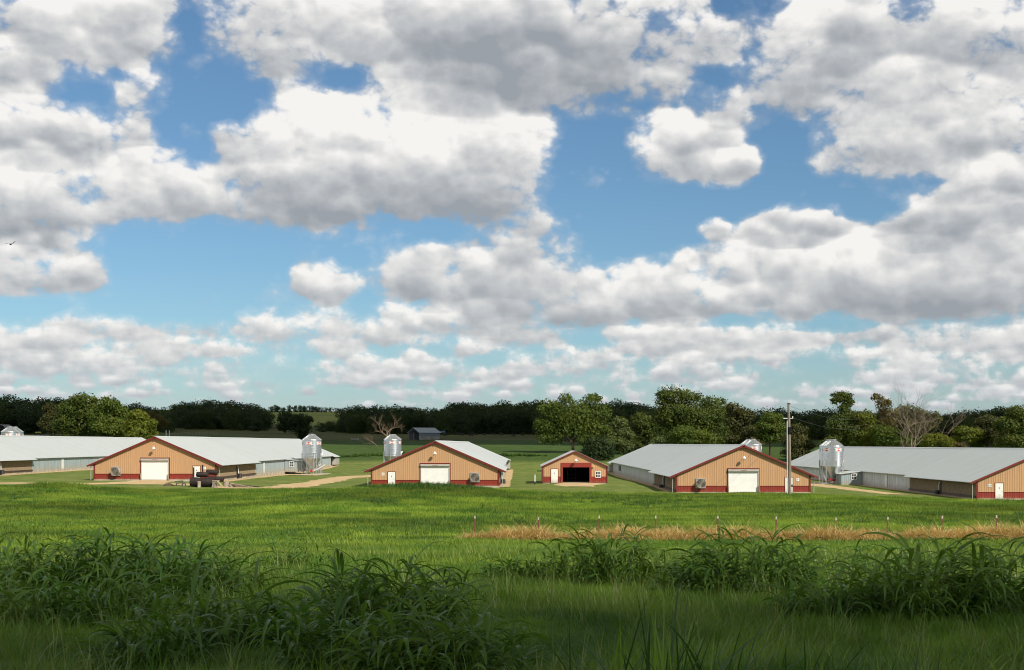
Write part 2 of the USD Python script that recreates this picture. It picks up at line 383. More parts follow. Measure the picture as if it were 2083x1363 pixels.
GX = axis((-100, 100), 1.25, -3800, 3800, 1.14)
GY = np.concatenate([axis((-20, 60), 1.0, -2500, 60, 1.25), axis((61.25, 340), 1.5, 61.2, 5200, 1.035)])
_gx, _gy = np.meshgrid(GX, GY)
_rbf = RBFInterpolator(warp_xy(TXYZ[:, 0], TXYZ[:, 1]), TXYZ[:, 2], kernel='linear', smoothing=0.002)
_rbf2 = RBFInterpolator(warp_xy(TXYZ[:, 0], TXYZ[:, 1]), TXYZ[:, 2], kernel='thin_plate_spline', smoothing=0.0005)
_q = warp_xy(_gx.ravel(), _gy.ravel())
GZ = (0.5 * _rbf(_q) + 0.5 * _rbf2(_q)).reshape(_gx.shape)
_near = np.exp(-np.maximum(0, np.hypot(_gx, _gy) - 150) / 60)
GZ += _near * (meshkit.fbm(np.stack([_gx * 0.22, _gy * 0.16, _gx * 0], -1), 3, 5) - 0.5) * 0.22
GZ += (1 - _near) * np.clip((_gy - 330) / 200, 0, 1) * (meshkit.fbm(np.stack([_gx * 0.006, _gy * 0.006, _gx * 0], -1), 3, 9) - 0.5) * 3.0


def ground(x, y):
    i = np.interp(y, GY, np.arange(len(GY)))
    j = np.interp(x, GX, np.arange(len(GX)))
    return map_coordinates(GZ, [np.atleast_1d(i), np.atleast_1d(j)], order=1, mode='nearest').reshape(np.shape(x))


def hit(px, py, d0=5.0, d1=900.0):
    """Where the ray through a photo pixel meets the ground."""
    d = np.geomspace(d0, d1, 3000)
    z = EYE - (py - CY) / F * d
    k = np.argmax(z < ground((px - CX) / F * d, d))
    D = d[k] if k else d1
    return np.array([(px - CX) / F * D, D, float(ground(np.array((px - CX) / F * D), np.array(D)))])


def on(px, D):
    x = (px - CX) / F * D
    return np.array([x, D, float(ground(np.array(x), np.array(D)))])


# ------------------------------------------------------------------ materials
LK = '/World/Looks/'
_mats = {}


def M(name, col, rough=0.6, metal=0.0, var=0.15, scale=3.0, col2=None, spec=0.5, stretch=(1, 1, 1), bump=0.0, bump_scale=30.0, dirt=None):
    """A surface of one material: grain, patches and slight wear from noise in the object's own space."""
    if name in _mats:
        return _mats[name]
    g = Graph()
    tc = g.n('texture_coordinate', 'object')
    mp = g.n('mapping', 'vector', mapping_type='point', vector=tc, scale=stretch)
    n = g.n('noise_texture', 'fac', vector=mp, scale=scale, detail=6.0, roughness=0.6)
    f = g.rng(n, 0.3, 0.7)
    c2 = col2 if col2 else tuple(c * (1 - 1.6 * var) for c in col)
    c1 = tuple(min(1, c * (1 + 0.6 * var)) for c in col)
    c = g.mix(f, c2, c1)
    if dirt:
        hz = g.n('separate_xyz', vector=tc) + '.z'
        dn = g.n('noise_texture', 'fac', vector=g.n('mapping', 'vector', mapping_type='point', vector=tc, scale=(1.6, 1.6, 0.5)), scale=2.0, detail=5.0, roughness=0.7)
        df = g.mul(g.rng(g.mad(dn, 1.1, hz), dirt[1] + 0.9, 0.55), dirt[2])
        c = g.mix(df, c, dirt[0])
    kw = dict(base_color=c, roughness=g.rng(n, 0.3, 0.7, min(1, rough + 0.08), max(0.05, rough - 0.08)), metallic=metal, specular_ior_level=spec)
    if bump:
        b = g.n('noise_texture', 'fac', vector=mp, scale=bump_scale, detail=4.0)
        kw['normal'] = g.n('bump', 'normal', height=b, strength=bump, distance=0.02)
    p = g.n('principled_bsdf', 'BSDF', **kw)
    _mats[name] = g.make(LK + name, surface=p)
    return _mats[name]


def leafy(name, a, b, c, trans=0.30, rough=0.6, spec=0.25, patch=0.02, per='island', broad=0.0):
    """Foliage: three tones mixed by leaf and by patches over the land, part of the light passing through."""
    g = Graph()
    geo = g.n('geometry')
    r1 = geo + '.random_per_island' if per == 'island' else g.n('object_info', 'random')
    pos = geo + '.position'
    n = g.n('noise_texture', 'fac', vector=pos, scale=patch, detail=4.0, roughness=0.65)
    col = g.mix(g.rng(n, 0.36, 0.64), a, b)
    col = g.mix(g.mul(g.rng(r1, 0.35, 1.0), 0.75), col, c)
    if broad:
        pm = g.n('mapping', 'vector', mapping_type='point', vector=pos, scale=(0.6, 1.0, 1.0))
        nb = g.n('noise_texture', 'fac', vector=pm, scale=0.055, detail=5.0, roughness=0.62)
        k = g.rng(nb, 0.32, 0.66, 1.0 - broad, 1.0 + broad, smooth=False)
        col = g.n('vector_math', 'vector', math_type='scale', vector1=col, scale=k)
    p = g.n('principled_bsdf', 'BSDF', base_color=col, roughness=rough, specular_ior_level=spec)
    t = g.n('translucent_bsdf', 'BSDF', color=g.n('vector_math', 'vector', math_type='multiply', vector1=col, vector2=(1.25, 1.15, 0.5)))
    _mats[name] = g.make(LK + name, surface=g.n('mix_closure', 'closure', fac=trans, closure1=p, closure2=t))
    return _mats[name]


def ground_material():
    g = Graph()
    pos = g.n('geometry', 'position')
    s = g.n('separate_xyz', vector=pos)
    X, Y = s + '.x', s + '.y'
    fine = g.n('noise_texture', 'fac', vector=pos, scale=2.2, detail=7.0, roughness=0.7)
    mid = g.n('noise_texture', 'fac', vector=pos, scale=0.12, detail=5.0, roughness=0.6)
    big = g.n('noise_texture', 'fac', vector=pos, scale=0.012, detail=4.0)
    field = g.mix(g.rng(mid, 0.35, 0.65), (0.11, 0.16, 0.018), (0.18, 0.22, 0.03))
    field = g.mix(g.mul(g.rng(fine, 0.4, 0.75), 0.6), field, (0.035, 0.062, 0.009))
    lawn = g.mix(g.rng(mid, 0.35, 0.65), (0.110, 0.162, 0.032), (0.165, 0.188, 0.048))
    lawn = g.mix(g.mul(g.rng(fine, 0.5, 0.85), 0.5), lawn, (0.24, 0.21, 0.09))
    crop = g.mix(g.rng(mid, 0.3, 0.7), (0.042, 0.078, 0.016), (0.060, 0.098, 0.020))
    past = g.mix(g.rng(mid, 0.35, 0.65), (0.075, 0.088, 0.024), (0.11, 0.105, 0.035))
    past = g.mix(g.mul(g.rng(big, 0.45, 0.6), 0.7), past, (0.05, 0.06, 0.018))
    hill = g.mix(g.rng(big, 0.4, 0.6), (0.15, 0.19, 0.04), (0.21, 0.225, 0.05))
    wob = g.mad(mid, 22.0, -11.0)
    Yw = g.add(Y, wob)
    c = g.mix(g.rng(g.mad(mid, 5.0, Y), 170.0, 174.0), field, lawn)
    c = g.mix(g.rng(Yw, 330.0, 352.0), c, crop)
    c = g.mix(g.rng(g.mad(X, -0.25, Yw), 590.0, 606.0), c, past)
    c = g.mix(g.rng(g.mad(wob, 3.0, Y), 860.0, 960.0), c, hill)
    grain = g.n('noise_texture', 'fac', vector=pos, scale=0.55, detail=8.0, roughness=0.72)
    c = g.n('vector_math', 'vector', math_type='scale', vector1=c, scale=g.rng(grain, 0.3, 0.7, 0.62, 1.35, smooth=False))
    b = g.n('noise_texture', 'fac', vector=pos, scale=9.0, detail=5.0)
    p = g.n('principled_bsdf', 'BSDF', base_color=c, roughness=0.95, specular_ior_level=0.1, normal=g.n('bump', 'normal', height=b, strength=0.7, distance=0.12))
    return g.make(LK + 'grassy_ground', surface=p)


def terrain():
    nx, ny = len(GX), len(GY)
    i, j = np.meshgrid(np.arange(ny - 1), np.arange(nx - 1), indexing='ij')
    a = (i * nx + j).ravel()
    quads = np.stack([a, a + 1, a + nx + 1, a + nx], 1)
    tag(obj('ground', (np.stack([_gx.ravel(), _gy.ravel(), GZ.ravel()], 1), quads), ground_material(), smooth=True),
        'green rolling farmland under the barns and fields', kind='structure')


terrain()

GRAVEL = None


def gravel_material():
    g = Graph()
    pos = g.n('geometry', 'position')
    n = g.n('noise_texture', 'fac', vector=pos, scale=0.7, detail=7.0, roughness=0.7)
    v = g.n('voronoi_texture', 'color', vector=pos, scale=9.0)
    c = g.mix(g.rng(n, 0.3, 0.7), (0.38, 0.255, 0.125), (0.56, 0.405, 0.225))
    c = g.mix(g.mul(g.n('separate_xyz', vector=v) + '.x', 0.35), c, (0.62, 0.49, 0.31))
    b = g.n('noise_texture', 'fac', vector=pos, scale=14.0, detail=4.0)
    return g.make(LK + 'pale_gravel', surface=g.n('principled_bsdf', 'BSDF', base_color=c, roughness=0.95, specular_ior_level=0.1, normal=g.n('bump', 'normal', height=b, strength=0.6, distance=0.05)))


GRAVEL = gravel_material()


def drive(name, pts, widths, label, seed=0, lift=0.045, mat=None, ragged=0.35, kind='structure'):
    p = np.array(pts, float)
    s = np.concatenate([[0], np.cumsum(np.linalg.norm(np.diff(p, axis=0), axis=1))])
    n = max(8, int(s[-1] / 0.8))
    ss = np.linspace(0, s[-1], n)
    from scipy.interpolate import PchipInterpolator
    c = np.stack([PchipInterpolator(s, p[:, k])(ss) for k in (0, 1)], 1)
    w = np.interp(ss, s, widths)
    t = np.gradient(c, axis=0); t /= np.linalg.norm(t, axis=1, keepdims=True)
    nn = np.stack([-t[:, 1], t[:, 0]], 1)
    edge = [1 + ragged * (meshkit.fbm(np.stack([ss * 0.5, ss * 0 + 7 * k + seed, ss * 0], 1), 4, seed) * 2 - 1) for k in (0, 1)]
    m = 9
    rows = []
    for k, f in enumerate(np.linspace(-1, 1, m)):
        e = edge[0] if f < 0 else edge[1]
        q = c + nn * (w / 2 * f * e)[:, None]
        rows.append(np.stack([q[:, 0], q[:, 1], ground(q[:, 0], q[:, 1]) + lift - 0.03 * (abs(f) > 0.9)], 1))
    v = np.stack(rows, 1).reshape(-1, 3)
    f = [(i * m + j, i * m + j + 1, (i + 1) * m + j + 1, (i + 1) * m + j) for i in range(n - 1) for j in range(m - 1)]
    return tag(obj(name, (v, np.array(f)), mat or GRAVEL, smooth=True), label, kind=kind)


drive('gravel_drive', [(-125, 181), (-92, 181), (-75, 181.5), (-62, 182.5), (-52, 183.5), (-44, 180), (-36, 174), (-31, 172)], [5, 5, 5, 5, 4.5, 3.5, 4, 6], 'pale gravel drive running along the front of the barns', 1)
drive('gravel_drive', [(-31.5, 168), (-31, 180), (-30.5, 200), (-30.5, 225), (-29, 240), (-25, 250)], [7, 6, 4.6, 4.2, 5, 4], 'pale gravel drive running back between the first two barns', 2)
drive('gravel_drive', [(51.5, 180), (50.7, 200), (50.2, 215), (48, 232), (44, 250)], [3.4, 3.6, 4.0, 5, 5], 'pale gravel drive between the two barns on the right', 3)
drive('gravel_apron', [(-53.2, 183), (-53.2, 194.4)], [9, 5.5], 'gravel apron before the white roll-up door of the left barn', 4)
drive('gravel_apron', [(8.3, 184), (8.6, 190), (8.6, 195.6)], [3.2, 6.5, 6.5], 'gravel apron before the open red-framed shed', 5, ragged=0.5)
drive('gravel_apron', [(-40, 244), (-40, 258)], [6, 5.5], 'bare gravel pad under the first pair of feed silos', 6)
for k, (x, y0, y1, w, lab) in enumerate(((-43.6, 195, 318, 1.5, 'bare sandy strip along the right wall of the heap-fronted barn'), (-84.4, 204, 330, 1.5, 'bare sandy strip along the right wall of the leftmost barn'), (-2.0, 186.5, 305, 1.5, 'bare sandy strip along the right wall of the weed-fronted barn'), (20.4, 178, 300, 1.2, 'bare strip along the left wall of the pole-fronted barn'), (57.6, 169, 290, 1.2, 'bare strip along the left wall of the rightmost barn'))):
    drive('sandy_strip', [(x, y0), (x, (y0 + y1) / 2), (x, y1)], [w, w, w], lab, 30 + k)


# ------------------------------------------------------------------ building materials
TAN = M('tan_steel', (0.452, 0.260, 0.129), 0.5, var=0.06, scale=1.2, stretch=(6, 6, 0.5))
RED = M('barn_red_steel', (0.235, 0.025, 0.014), 0.45, var=0.12, scale=1.5, stretch=(6, 6, 0.6), dirt=((0.26, 0.17, 0.10), 0.10, 0.30))
TRIM = M('red_trim', (0.155, 0.016, 0.011), 0.45, var=0.08)
ROOF = M('galvanised_roof', (0.51, 0.535, 0.53), 0.55, metal=0.15, var=0.03, scale=0.35, stretch=(0.5, 3.0, 0.5))
GALV = M('galvanised_wall', (0.32, 0.375, 0.385), 0.5, metal=0.2, var=0.12, scale=0.8, stretch=(3, 3, 0.6), dirt=((0.36, 0.29, 0.19), 0.8, 0.6))
WHITEWALL = M('white_wall_sheet', (0.58, 0.59, 0.58), 0.6, var=0.12, scale=0.6, stretch=(3, 3, 0.6), col2=(0.46, 0.45, 0.42), dirt=((0.30, 0.25, 0.18), 0.8, 0.6))
WHITE = M('white_paint', (0.75, 0.735, 0.70), 0.5, var=0.05, scale=1.0)
WHITE_DOOR = M('white_door_paint', (0.70, 0.69, 0.65), 0.5, var=0.04, scale=2.0, dirt=((0.26, 0.19, 0.12), 0.5, 0.5))
STEEL = M('galvanised_steel', (0.52, 0.54, 0.55), 0.42, metal=0.8, var=0.12, scale=4.0)
SILO = M('silo_steel', (0.56, 0.58, 0.60), 0.33, metal=0.92, var=0.10, scale=1.5, stretch=(1, 1, 5))
DARK = M('dark_metal', (0.03, 0.03, 0.032), 0.6, var=0.2)
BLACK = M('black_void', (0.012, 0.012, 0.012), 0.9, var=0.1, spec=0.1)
PAD = M('cooling_pad_paper', (0.27, 0.205, 0.13), 0.9, var=0.18, scale=2.0, stretch=(4, 4, 1.0), spec=0.1)
CONC = M('concrete', (0.42, 0.37, 0.29), 0.9, var=0.2, scale=1.2, spec=0.2)
RUST = M('rusty_iron', (0.024, 0.012, 0.009), 0.75, var=0.35, scale=2.5, col2=(0.010, 0.006, 0.005), bump=0.3)
WOOD = M('weathered_wood', (0.30, 0.25, 0.19), 0.85, var=0.3, scale=3.0, stretch=(5, 5, 0.6), spec=0.15, bump=0.3)
BOARD = M('new_board', (0.48, 0.39, 0.26), 0.8, var=0.2, scale=3.0, spec=0.15)
REDPAINT = M('bright_red_paint', (0.50, 0.030, 0.022), 0.45, var=0.1)
GREYBOX = M('grey_housing', (0.40, 0.37, 0.33), 0.55, var=0.1)
TINT = {k: M('roof_aged', (0.495, 0.52, 0.515), 0.55, metal=0.15, var=0.035, scale=0.35, stretch=(0.5, 3.0, 0.5)) for k in (1,)}


def glass_material():
    g = Graph()
    gl = g.n('glossy_bsdf', 'BSDF', color=(0.8, 0.85, 0.9), roughness=0.05)
    tr = g.n('transparent_bsdf', 'BSDF', color=(0.35, 0.38, 0.40))
    return g.make(LK + 'window_glass', surface=g.n('mix_closure', 'closure', fac=g.n('fresnel', 'fac', IOR=1.5), closure1=tr, closure2=gl))


GLASS = glass_material()


def ribbed(u0, u1, bottom, top, to3d, cuts=(), pitch=0.30, depth=0.026, phase=0.0):
    """A sheet of ribbed steel between two heights (functions of u); cuts are (u0, u1, height): openings from the ground up."""
    us = [(u0, 0.0), (u1, 0.0)]
    k = math.floor((u0 - phase) / pitch)
    while phase + k * pitch < u1:
        c = phase + k * pitch
        for du, d in ((-0.055, 0), (-0.03, depth), (0.03, depth), (0.055, 0)):
            if u0 < c + du < u1:
                us.append((c + du, d))
        k += 1
    for a, b, h in cuts:
        for e in (a, b):
            if u0 < e < u1:
                us.append((e, 0.0))
    us.sort()
    v, f = [], []
    for (a, da), (b, db) in zip(us[:-1], us[1:]):
        if b - a < 1e-6:
            continue
        mid = (a + b) / 2
        lo = [bottom(a), bottom(b)]
        for c0, c1, h in cuts:
            if c0 <= mid <= c1:
                lo = [max(lo[0], h), max(lo[1], h)]
        hi = [top(a), top(b)]
        if hi[0] - lo[0] < 0.01 and hi[1] - lo[1] < 0.01:
            continue
        n = len(v)
        v += [to3d(a, da, lo[0]), to3d(b, db, lo[1]), to3d(b, db, hi[1]), to3d(a, da, hi[0])]
        f.append((n, n + 1, n + 2, n + 3))
    return (np.array(v), np.array(f)) if f else None


HW, WALL, APEX = 8.9, 2.5, 6.3
SL = (APEX - WALL) / HW


def roofline(x):
    return APEX - SL * abs(x)


def add_lamp(t, x, z, y=0.0):
    b = MB()
    b.tube([(x, y, z - 0.25), (x, y - 0.35, z - 0.05), (x, y - 0.75, z)], 0.025, 6)
    l = obj('barn_lamp', b.mesh(), STEEL, t)
    h = MB().lathe([(0.02, 0.18), (0.10, 0.12), (0.20, -0.02), (0.26, -0.16), (0.24, -0.16), (0.0, -0.05)], 14, c=(x, y - 0.78, z))
    obj('lamp_shade', h.mesh(), WHITE, l, smooth=True)
    g = MB().lathe([(0.001, 0.0), (0.10, -0.06), (0.13, -0.2), (0.08, -0.30), (0.001, -0.33)], 12, c=(x, y - 0.78, z - 0.05))
    obj('lamp_globe', g.mesh(), WHITE, l, smooth=True)


def add_fan(t, x, z, cone=0.75, yaw_mat=None):
    b = MB()
    w = 0.66
    b.box(x - w, x + w, -0.16, -0.02, z - w, z - w + 0.08).box(x - w, x + w, -0.16, -0.02, z + w - 0.08, z + w)
    b.box(x - w, x - w + 0.08, -0.16, -0.02, z - w + 0.08, z + w - 0.08).box(x + w - 0.08, x + w, -0.16, -0.02, z - w + 0.08, z + w - 0.08)
    b.box(x - w + 0.08, x + w - 0.08, -0.05, -0.03, z - w + 0.08, z + w - 0.08)
    f = obj('exhaust_fan', b.mesh(), STEEL, t)
    rot = trimesh.transformations.rotation_matrix(math.pi / 2, (1, 0, 0))
    c = MB().lathe([(0.56, 0.06), (0.575, 0.06), (0.64, cone), (0.62, cone), (0.55, 0.06)], 32)
    m = c.mesh(); m.apply_transform(rot); m.apply_translation((x, 0, z))
    obj('fan_cone', m, M('fan_cone_steel', (0.55, 0.47, 0.36), 0.5, metal=0.3, var=0.1), f, smooth=40)
    d = MB().lathe([(0.001, 0.10), (0.555, 0.10)], 28)
    m = d.mesh(); m.apply_transform(rot); m.apply_translation((x, 0, z))
    obj('fan_well', m, M('fan_depth', (0.10, 0.085, 0.068), 0.8, var=0.2), f)
    gr = MB()
    for r in np.linspace(0.08, 0.60, 12):
        gr.tube([(x + r * math.cos(a), -cone + 0.02, z + r * math.sin(a)) for a in np.linspace(0, 2 * math.pi, 25)], 0.009, 4, cap=False)
    for a in np.arange(4) * math.pi / 4:
        gr.bar((x - 0.62 * math.cos(a), -cone + 0.02, z - 0.62 * math.sin(a)), (x + 0.62 * math.cos(a), -cone + 0.02, z + 0.62 * math.sin(a)), 0.018, 0.018, up=(0, 1, 0))
    obj('fan_guard', gr.mesh(), M('guard_wire', (0.30, 0.27, 0.23), 0.5, metal=0.4, var=0.1), f)
    for k in range(3):
        a = k * 2.094 + 0.4
        bl = MB().bar((x, -0.3, z), (x + 0.5 * math.cos(a), -0.3, z + 0.5 * math.sin(a)), 0.03, 0.22, up=(0.5, 1, 0.3))
        obj('fan_blade', bl.mesh(), M('blade_grey', (0.16, 0.145, 0.12), 0.6), f)


def add_door(t, x, ped=True, h=2.05, w=1.0):
    d = obj('door', MB().box(x - w / 2, x + w / 2, -0.05, 0.03, 0.02, h).mesh(), WHITE_DOOR, t)
    obj('door_window', MB().box(x - 0.05, x + 0.05, -0.056, -0.05, h * 0.66, h * 0.66 + 0.16).mesh(), DARK, d)
    obj('handle', MB().tube([(x + w * 0.38, -0.05, 1.0), (x + w * 0.38, -0.12, 1.0)], 0.035, 8).mesh(), STEEL, d)
    f = MB().box(x - w / 2 - 0.07, x - w / 2, -0.06, 0.03, 0.0, h + 0.07).box(x + w / 2, x + w / 2 + 0.07, -0.06, 0.03, 0.0, h + 0.07).box(x - w / 2, x + w / 2, -0.06, 0.03, h, h + 0.07)
    obj('door_frame', f.mesh(), TRIM, d)


def add_sign(t, x, z, text):
    s = obj('number_sign', MB().box(x - 0.19, x + 0.19, -0.05, -0.035, z - 0.19, z + 0.19).mesh(), WHITE, t)
    m = meshkit.text_mesh(text, 0.20, 0.006, bold=True)
    m.apply_transform(trimesh.transformations.rotation_matrix(math.pi / 2, (1, 0, 0)))
    b = m.bounds
    m.apply_translation((x - (b[0, 0] + b[1, 0]) / 2, -0.052 - b[1, 1], z - (b[0, 2] + b[1, 2]) / 2))
    obj('number', m, DARK, s)


def chicken_barn(X, Y, Z, L, label, door_x, fan_x, number, wall_mat, extras=None, near=29.0):
    t = thing('chicken_barn', label, 'barn', (X, Y, Z), 0, 'long steel-roofed poultry barns')
    front = lambda u, d, z: (u, -d, z)
    cuts = [(-2.05, 2.05, 3.2), (door_x - 0.57, door_x + 0.57, 2.12)]
    n = 20
    for k in range(n):
        a, b = -HW + 2 * HW * k / n, -HW + 2 * HW * (k + 1) / n
        for name, lo, hi, mat in (('siding_panel', lambda u: 0.93, roofline, TAN), ('wainscot_panel', lambda u: 0.10, lambda u: 0.88, RED)):
            if name == 'siding_panel' and a < 0 < b:
                continue
            m = ribbed(a + 0.002, b - 0.002, lo, hi, front, cuts, phase=0.11)
            if m:
                obj(name, m, mat, t)
    obj('wainscot_cap', MB().box(-HW, door_x - 0.6 if door_x < 0 else -2.2, -0.06, 0.0, 0.875, 0.935).box(*((door_x + 0.6, -2.2) if door_x < 0 else (2.2, door_x - 0.6)), -0.06, 0.0, 0.875, 0.935)
        .box(*((2.2, HW) if door_x < 0 else (door_x + 0.6, HW)), -0.06, 0.0, 0.875, 0.935).mesh(), TRIM, t)
    for s in (-1, 1):
        obj('corner_trim', MB().box(s * HW - 0.11, s * HW + 0.11, -0.09, 0.08, 0.0, WALL - 0.02).mesh(), TRIM, t)
        e = HW + 1.0
        obj('rake_trim', MB().bar((s * e, -0.36, roofline(e) - 0.03), (s * 0.02, -0.36, APEX - 0.02), 0.12, 0.24, up=(0, 0, 1)).mesh(), TRIM, t)
        m = ribbed(*sorted((s * (HW + 0.12), s * (e - 0.02))), lambda u: roofline(HW + 1.0) - 0.02, roofline, front, phase=0.11)
        obj('eave_return', m, TAN, t)
    # foundation
    obj('foundation', MB().box(-HW - 0.06, HW + 0.06, -0.12, 0.3, -0.7, 0.10).box(-HW - 0.06, -HW + 0.3, 0.3, L, -0.7, 0.16).box(HW - 0.3, HW + 0.06, 0.3, L, -0.7, 0.16).mesh(), CONC, t)
    # roll-up door
    dr = obj('rollup_door', MB().box(-1.95, 1.95, -0.02, 0.04, 0.02, 2.9).mesh(), WHITE, t)
    sl = MB()
    for k in range(18):
        z = 0.06 + k * 0.157
        sl.box(-1.94, 1.94, -0.034, -0.02, z, z + 0.148)
    obj('door_curtain', sl.mesh(), WHITE, dr)
    obj('roll_housing', MB().box(-2.04, 2.04, -0.34, 0.02, 2.88, 3.16).mesh(), GREYBOX, dr)
    obj('door_plate', MB().box(-0.42, 0.42, -0.352, -0.34, 2.96, 3.04).mesh(), M('faded_plate', (0.30, 0.14, 0.14), 0.5), dr)
    fr = MB().box(-2.16, -2.05, -0.08, 0.05, 0.0, 3.30).box(2.05, 2.16, -0.08, 0.05, 0.0, 3.30).box(-2.05, 2.05, -0.08, 0.05, 3.19, 3.30)
    obj('door_frame', fr.mesh(), TRIM, dr)
    for s in (-1, 1):
        obj('door_rail', MB().box(s * 1.99 - 0.05, s * 1.99 + 0.05, -0.12, -0.03, 0.0, 2.88).mesh(), GREYBOX, dr)
        obj('bollard', MB().tube([(s * 2.02, -0.3, 0.0), (s * 2.02, -0.3, 0.95)], 0.09, 10).mesh(), WOOD, dr)
    add_door(t, door_x)
    add_sign(t, door_x * 1.195, 1.75, number)
    add_fan(t, fan_x, 1.28)
    add_lamp(t, 0.0, 4.75)
    obj('ridge_vent', MB().box(-0.12, 0.12, -0.42, -0.30, APEX - 0.28, APEX - 0.02).mesh(), TRIM, t)
    # roof
    secs = [(-0.36, near, 1.0, 0.05), (near, L - 9.0, 0.42, 0.03), (L - 9.0, L + 0.4, 1.0, 0.05)]
    for (y0, y1, ov, lift) in secs:
        for s in (-1, 1):
            e = HW + ov
            a, b = np.array((s * e, roofline(e) + lift)), np.array((0.0, APEX + lift))
            v = [(p[0], y, p[1] + dz) for y in (y0, y1) for p in (a, b) for dz in (0, 0.07)]
            sheet = MB().put(v, [(0, 1, 5, 4), (1, 3, 7, 5), (0, 2, 6, 4), (0, 1, 3, 2), (4, 5, 7, 6)])
            obj('roof_sheet', sheet.mesh(), ROOF if ov > 0.5 else TINT[1], t)
    obj('ridge_cap', MB().put([(-0.35, -0.36, APEX - 0.02), (0, -0.36, APEX + 0.19), (0.35, -0.36, APEX - 0.02), (-0.35, L + .4, APEX - 0.02), (0, L + .4, APEX + 0.19), (0.35, L + .4, APEX - 0.02)], [(0, 1, 4, 3), (1, 2, 5, 4)]).mesh(), ROOF, t)
    # side walls
    for s in (-1, 1):
        side = lambda u, d, z, s=s: (s * (HW + d), u, z)
        obj('side_wall', ribbed(near, L - 8.6, lambda u: 0.16, lambda u: WALL, side, pitch=0.4), wall_mat, t)
        for (a, b) in ((0.15, near / 2 - 0.35), (near / 2 + 0.35, near)):
            m = ribbed(a, b, lambda u: 0.42, lambda u: WALL - 0.06, side, pitch=0.16, depth=0.02)
            obj('cooling_pad', m, PAD, t)
        obj('pad_header', MB().box(*sorted((s * HW, s * (HW + 0.10))), 0.1, near, WALL - 0.22, WALL - 0.04).mesh(), BOARD, t)
        obj('pad_gutter', MB().box(*sorted((s * (HW - 0.02), s * (HW + 0.22))), 0.1, near, 0.20, 0.40).mesh(), M('brown_gutter', (0.06, 0.04, 0.028), 0.6), t)
        px = MB().box(*sorted((s * (HW - 0.05), s * (HW + 0.12))), near / 2 - 0.35, near / 2 + 0.35, 0.0, WALL)
        obj('pad_post', px.mesh(), DARK, t)
        obj('pump_tank', MB().lathe([(0.0, 0.0), (0.32, 0.0), (0.32, 0.62), (0.25, 0.7), (0.0, 0.7)], 14, c=(s * (HW + 0.5), near / 2, -0.05)).mesh(), DARK, t)
        obj('supply_pipe', MB().tube([(s * (HW + 0.3), near / 2 - 0.1, 0.5), (s * (HW + 0.3), near / 2 - 0.1, 1.5), (s * (HW + 0.12), near / 2 - 0.1, 1.9)], 0.06, 8).mesh(), WHITE, t)
        obj('downpipe', MB().tube([(s * (HW + 0.55), 0.1, 0.0), (s * (HW + 0.55), 0.1, 2.15)], 0.05, 8).mesh(), GREYBOX, t)
        # far end: a lit box of tunnel fans
        obj('rear_wall', ribbed(L - 8.6, L, lambda u: 0.0, lambda u: WALL, side, pitch=0.4), DARK if s > 0 else wall_mat, t)
        obj('fan_hood', MB().box(*sorted((s * (HW + 0.02), s * (HW + 0.85))), L - 6.6, L - 0.2, 0.3, 1.75).mesh(), GREYBOX, t)
    back = lambda u, d, z: (u, L + d, z)
    obj('rear_gable', ribbed(-HW, HW, lambda u: 0.0, roofline, back, pitch=0.6), wall_mat, t)
    # apex panel pair: the two sheets that meet under the ridge
    for a, b in ((-0.89, 0.0), (0.0, 0.89)):
        m = ribbed(a + 0.002, b - 0.002, lambda u: 0.93, roofline, front, cuts, phase=0.11)
        if n % 2 and m:
            obj('siding_panel', m, TAN, t)
    if extras:
        extras(t, L)
    return t


def lean_to(t, s, y0, depth, width, wz, wall, win=True):
    """The control room that leans on the long wall: s = which side."""
    x0, x1 = s * (HW + 0.06), s * (HW + depth)
    top0, top1 = 2.32, wz
    b = MB()
    sl = lambda x: top0 + (top1 - top0) * (abs(x) - HW) / depth
    fr = ribbed(*sorted((x0, x1)), lambda u: 0.0, sl, lambda u, d, z: (u, y0 - d, z), pitch=0.35)
    r = obj('control_room', fr, wall, t)
    obj('end_wall', ribbed(y0, y0 + width, lambda u: 0.0, lambda u: top1, lambda u, d, z: (s * (HW + depth + d), u, z), pitch=0.35), wall, r)
    obj('back_wall', ribbed(*sorted((x0, x1)), lambda u: 0.0, sl, lambda u, d, z: (u, y0 + width + d, z), pitch=0.35), wall, r)
    v = [(x, y, sl(x) + dz) for x in (x0, s * (HW + depth + 0.35)) for y in (y0 - 0.3, y0 + width + 0.3) for dz in (0.03, 0.11)]
    obj('lean_roof', MB().put(v, [(0, 1, 3, 2), (4, 5, 7, 6), (0, 1, 5, 4), (2, 3, 7, 6), (1, 3, 7, 5), (0, 2, 6, 4)]).mesh(), ROOF, r)
    if win:
        xm, w, z0, z1 = s * (HW + depth * 0.42), 0.46, 0.95, 2.0
        f = MB().box(xm - w, xm + w, y0 - 0.10, y0 - 0.05, z0, z0 + 0.1).box(xm - w, xm + w, y0 - 0.10, y0 - 0.05, z1 - 0.1, z1).box(xm - w, xm - w + 0.1, y0 - 0.10, y0 - 0.05, z0 + 0.1, z1 - 0.1).box(xm + w - 0.1, xm + w, y0 - 0.10, y0 - 0.05, z0 + 0.1, z1 - 0.1).box(xm - w + 0.1, xm + w - 0.1, y0 - 0.10, y0 - 0.05, (z0 + z1) / 2 - 0.04, (z0 + z1) / 2 + 0.04).box(xm - 0.02, xm + 0.02, y0 - 0.094, y0 - 0.06, z0 + 0.1, z1 - 0.1)
        obj('window_frame', f.mesh(), WHITE, r)
        obj('pane', MB().box(xm - w + 0.09, xm + w - 0.09, y0 - 0.062, y0 - 0.056, z0 + 0.09, z1 - 0.09).mesh(), DARK, r)


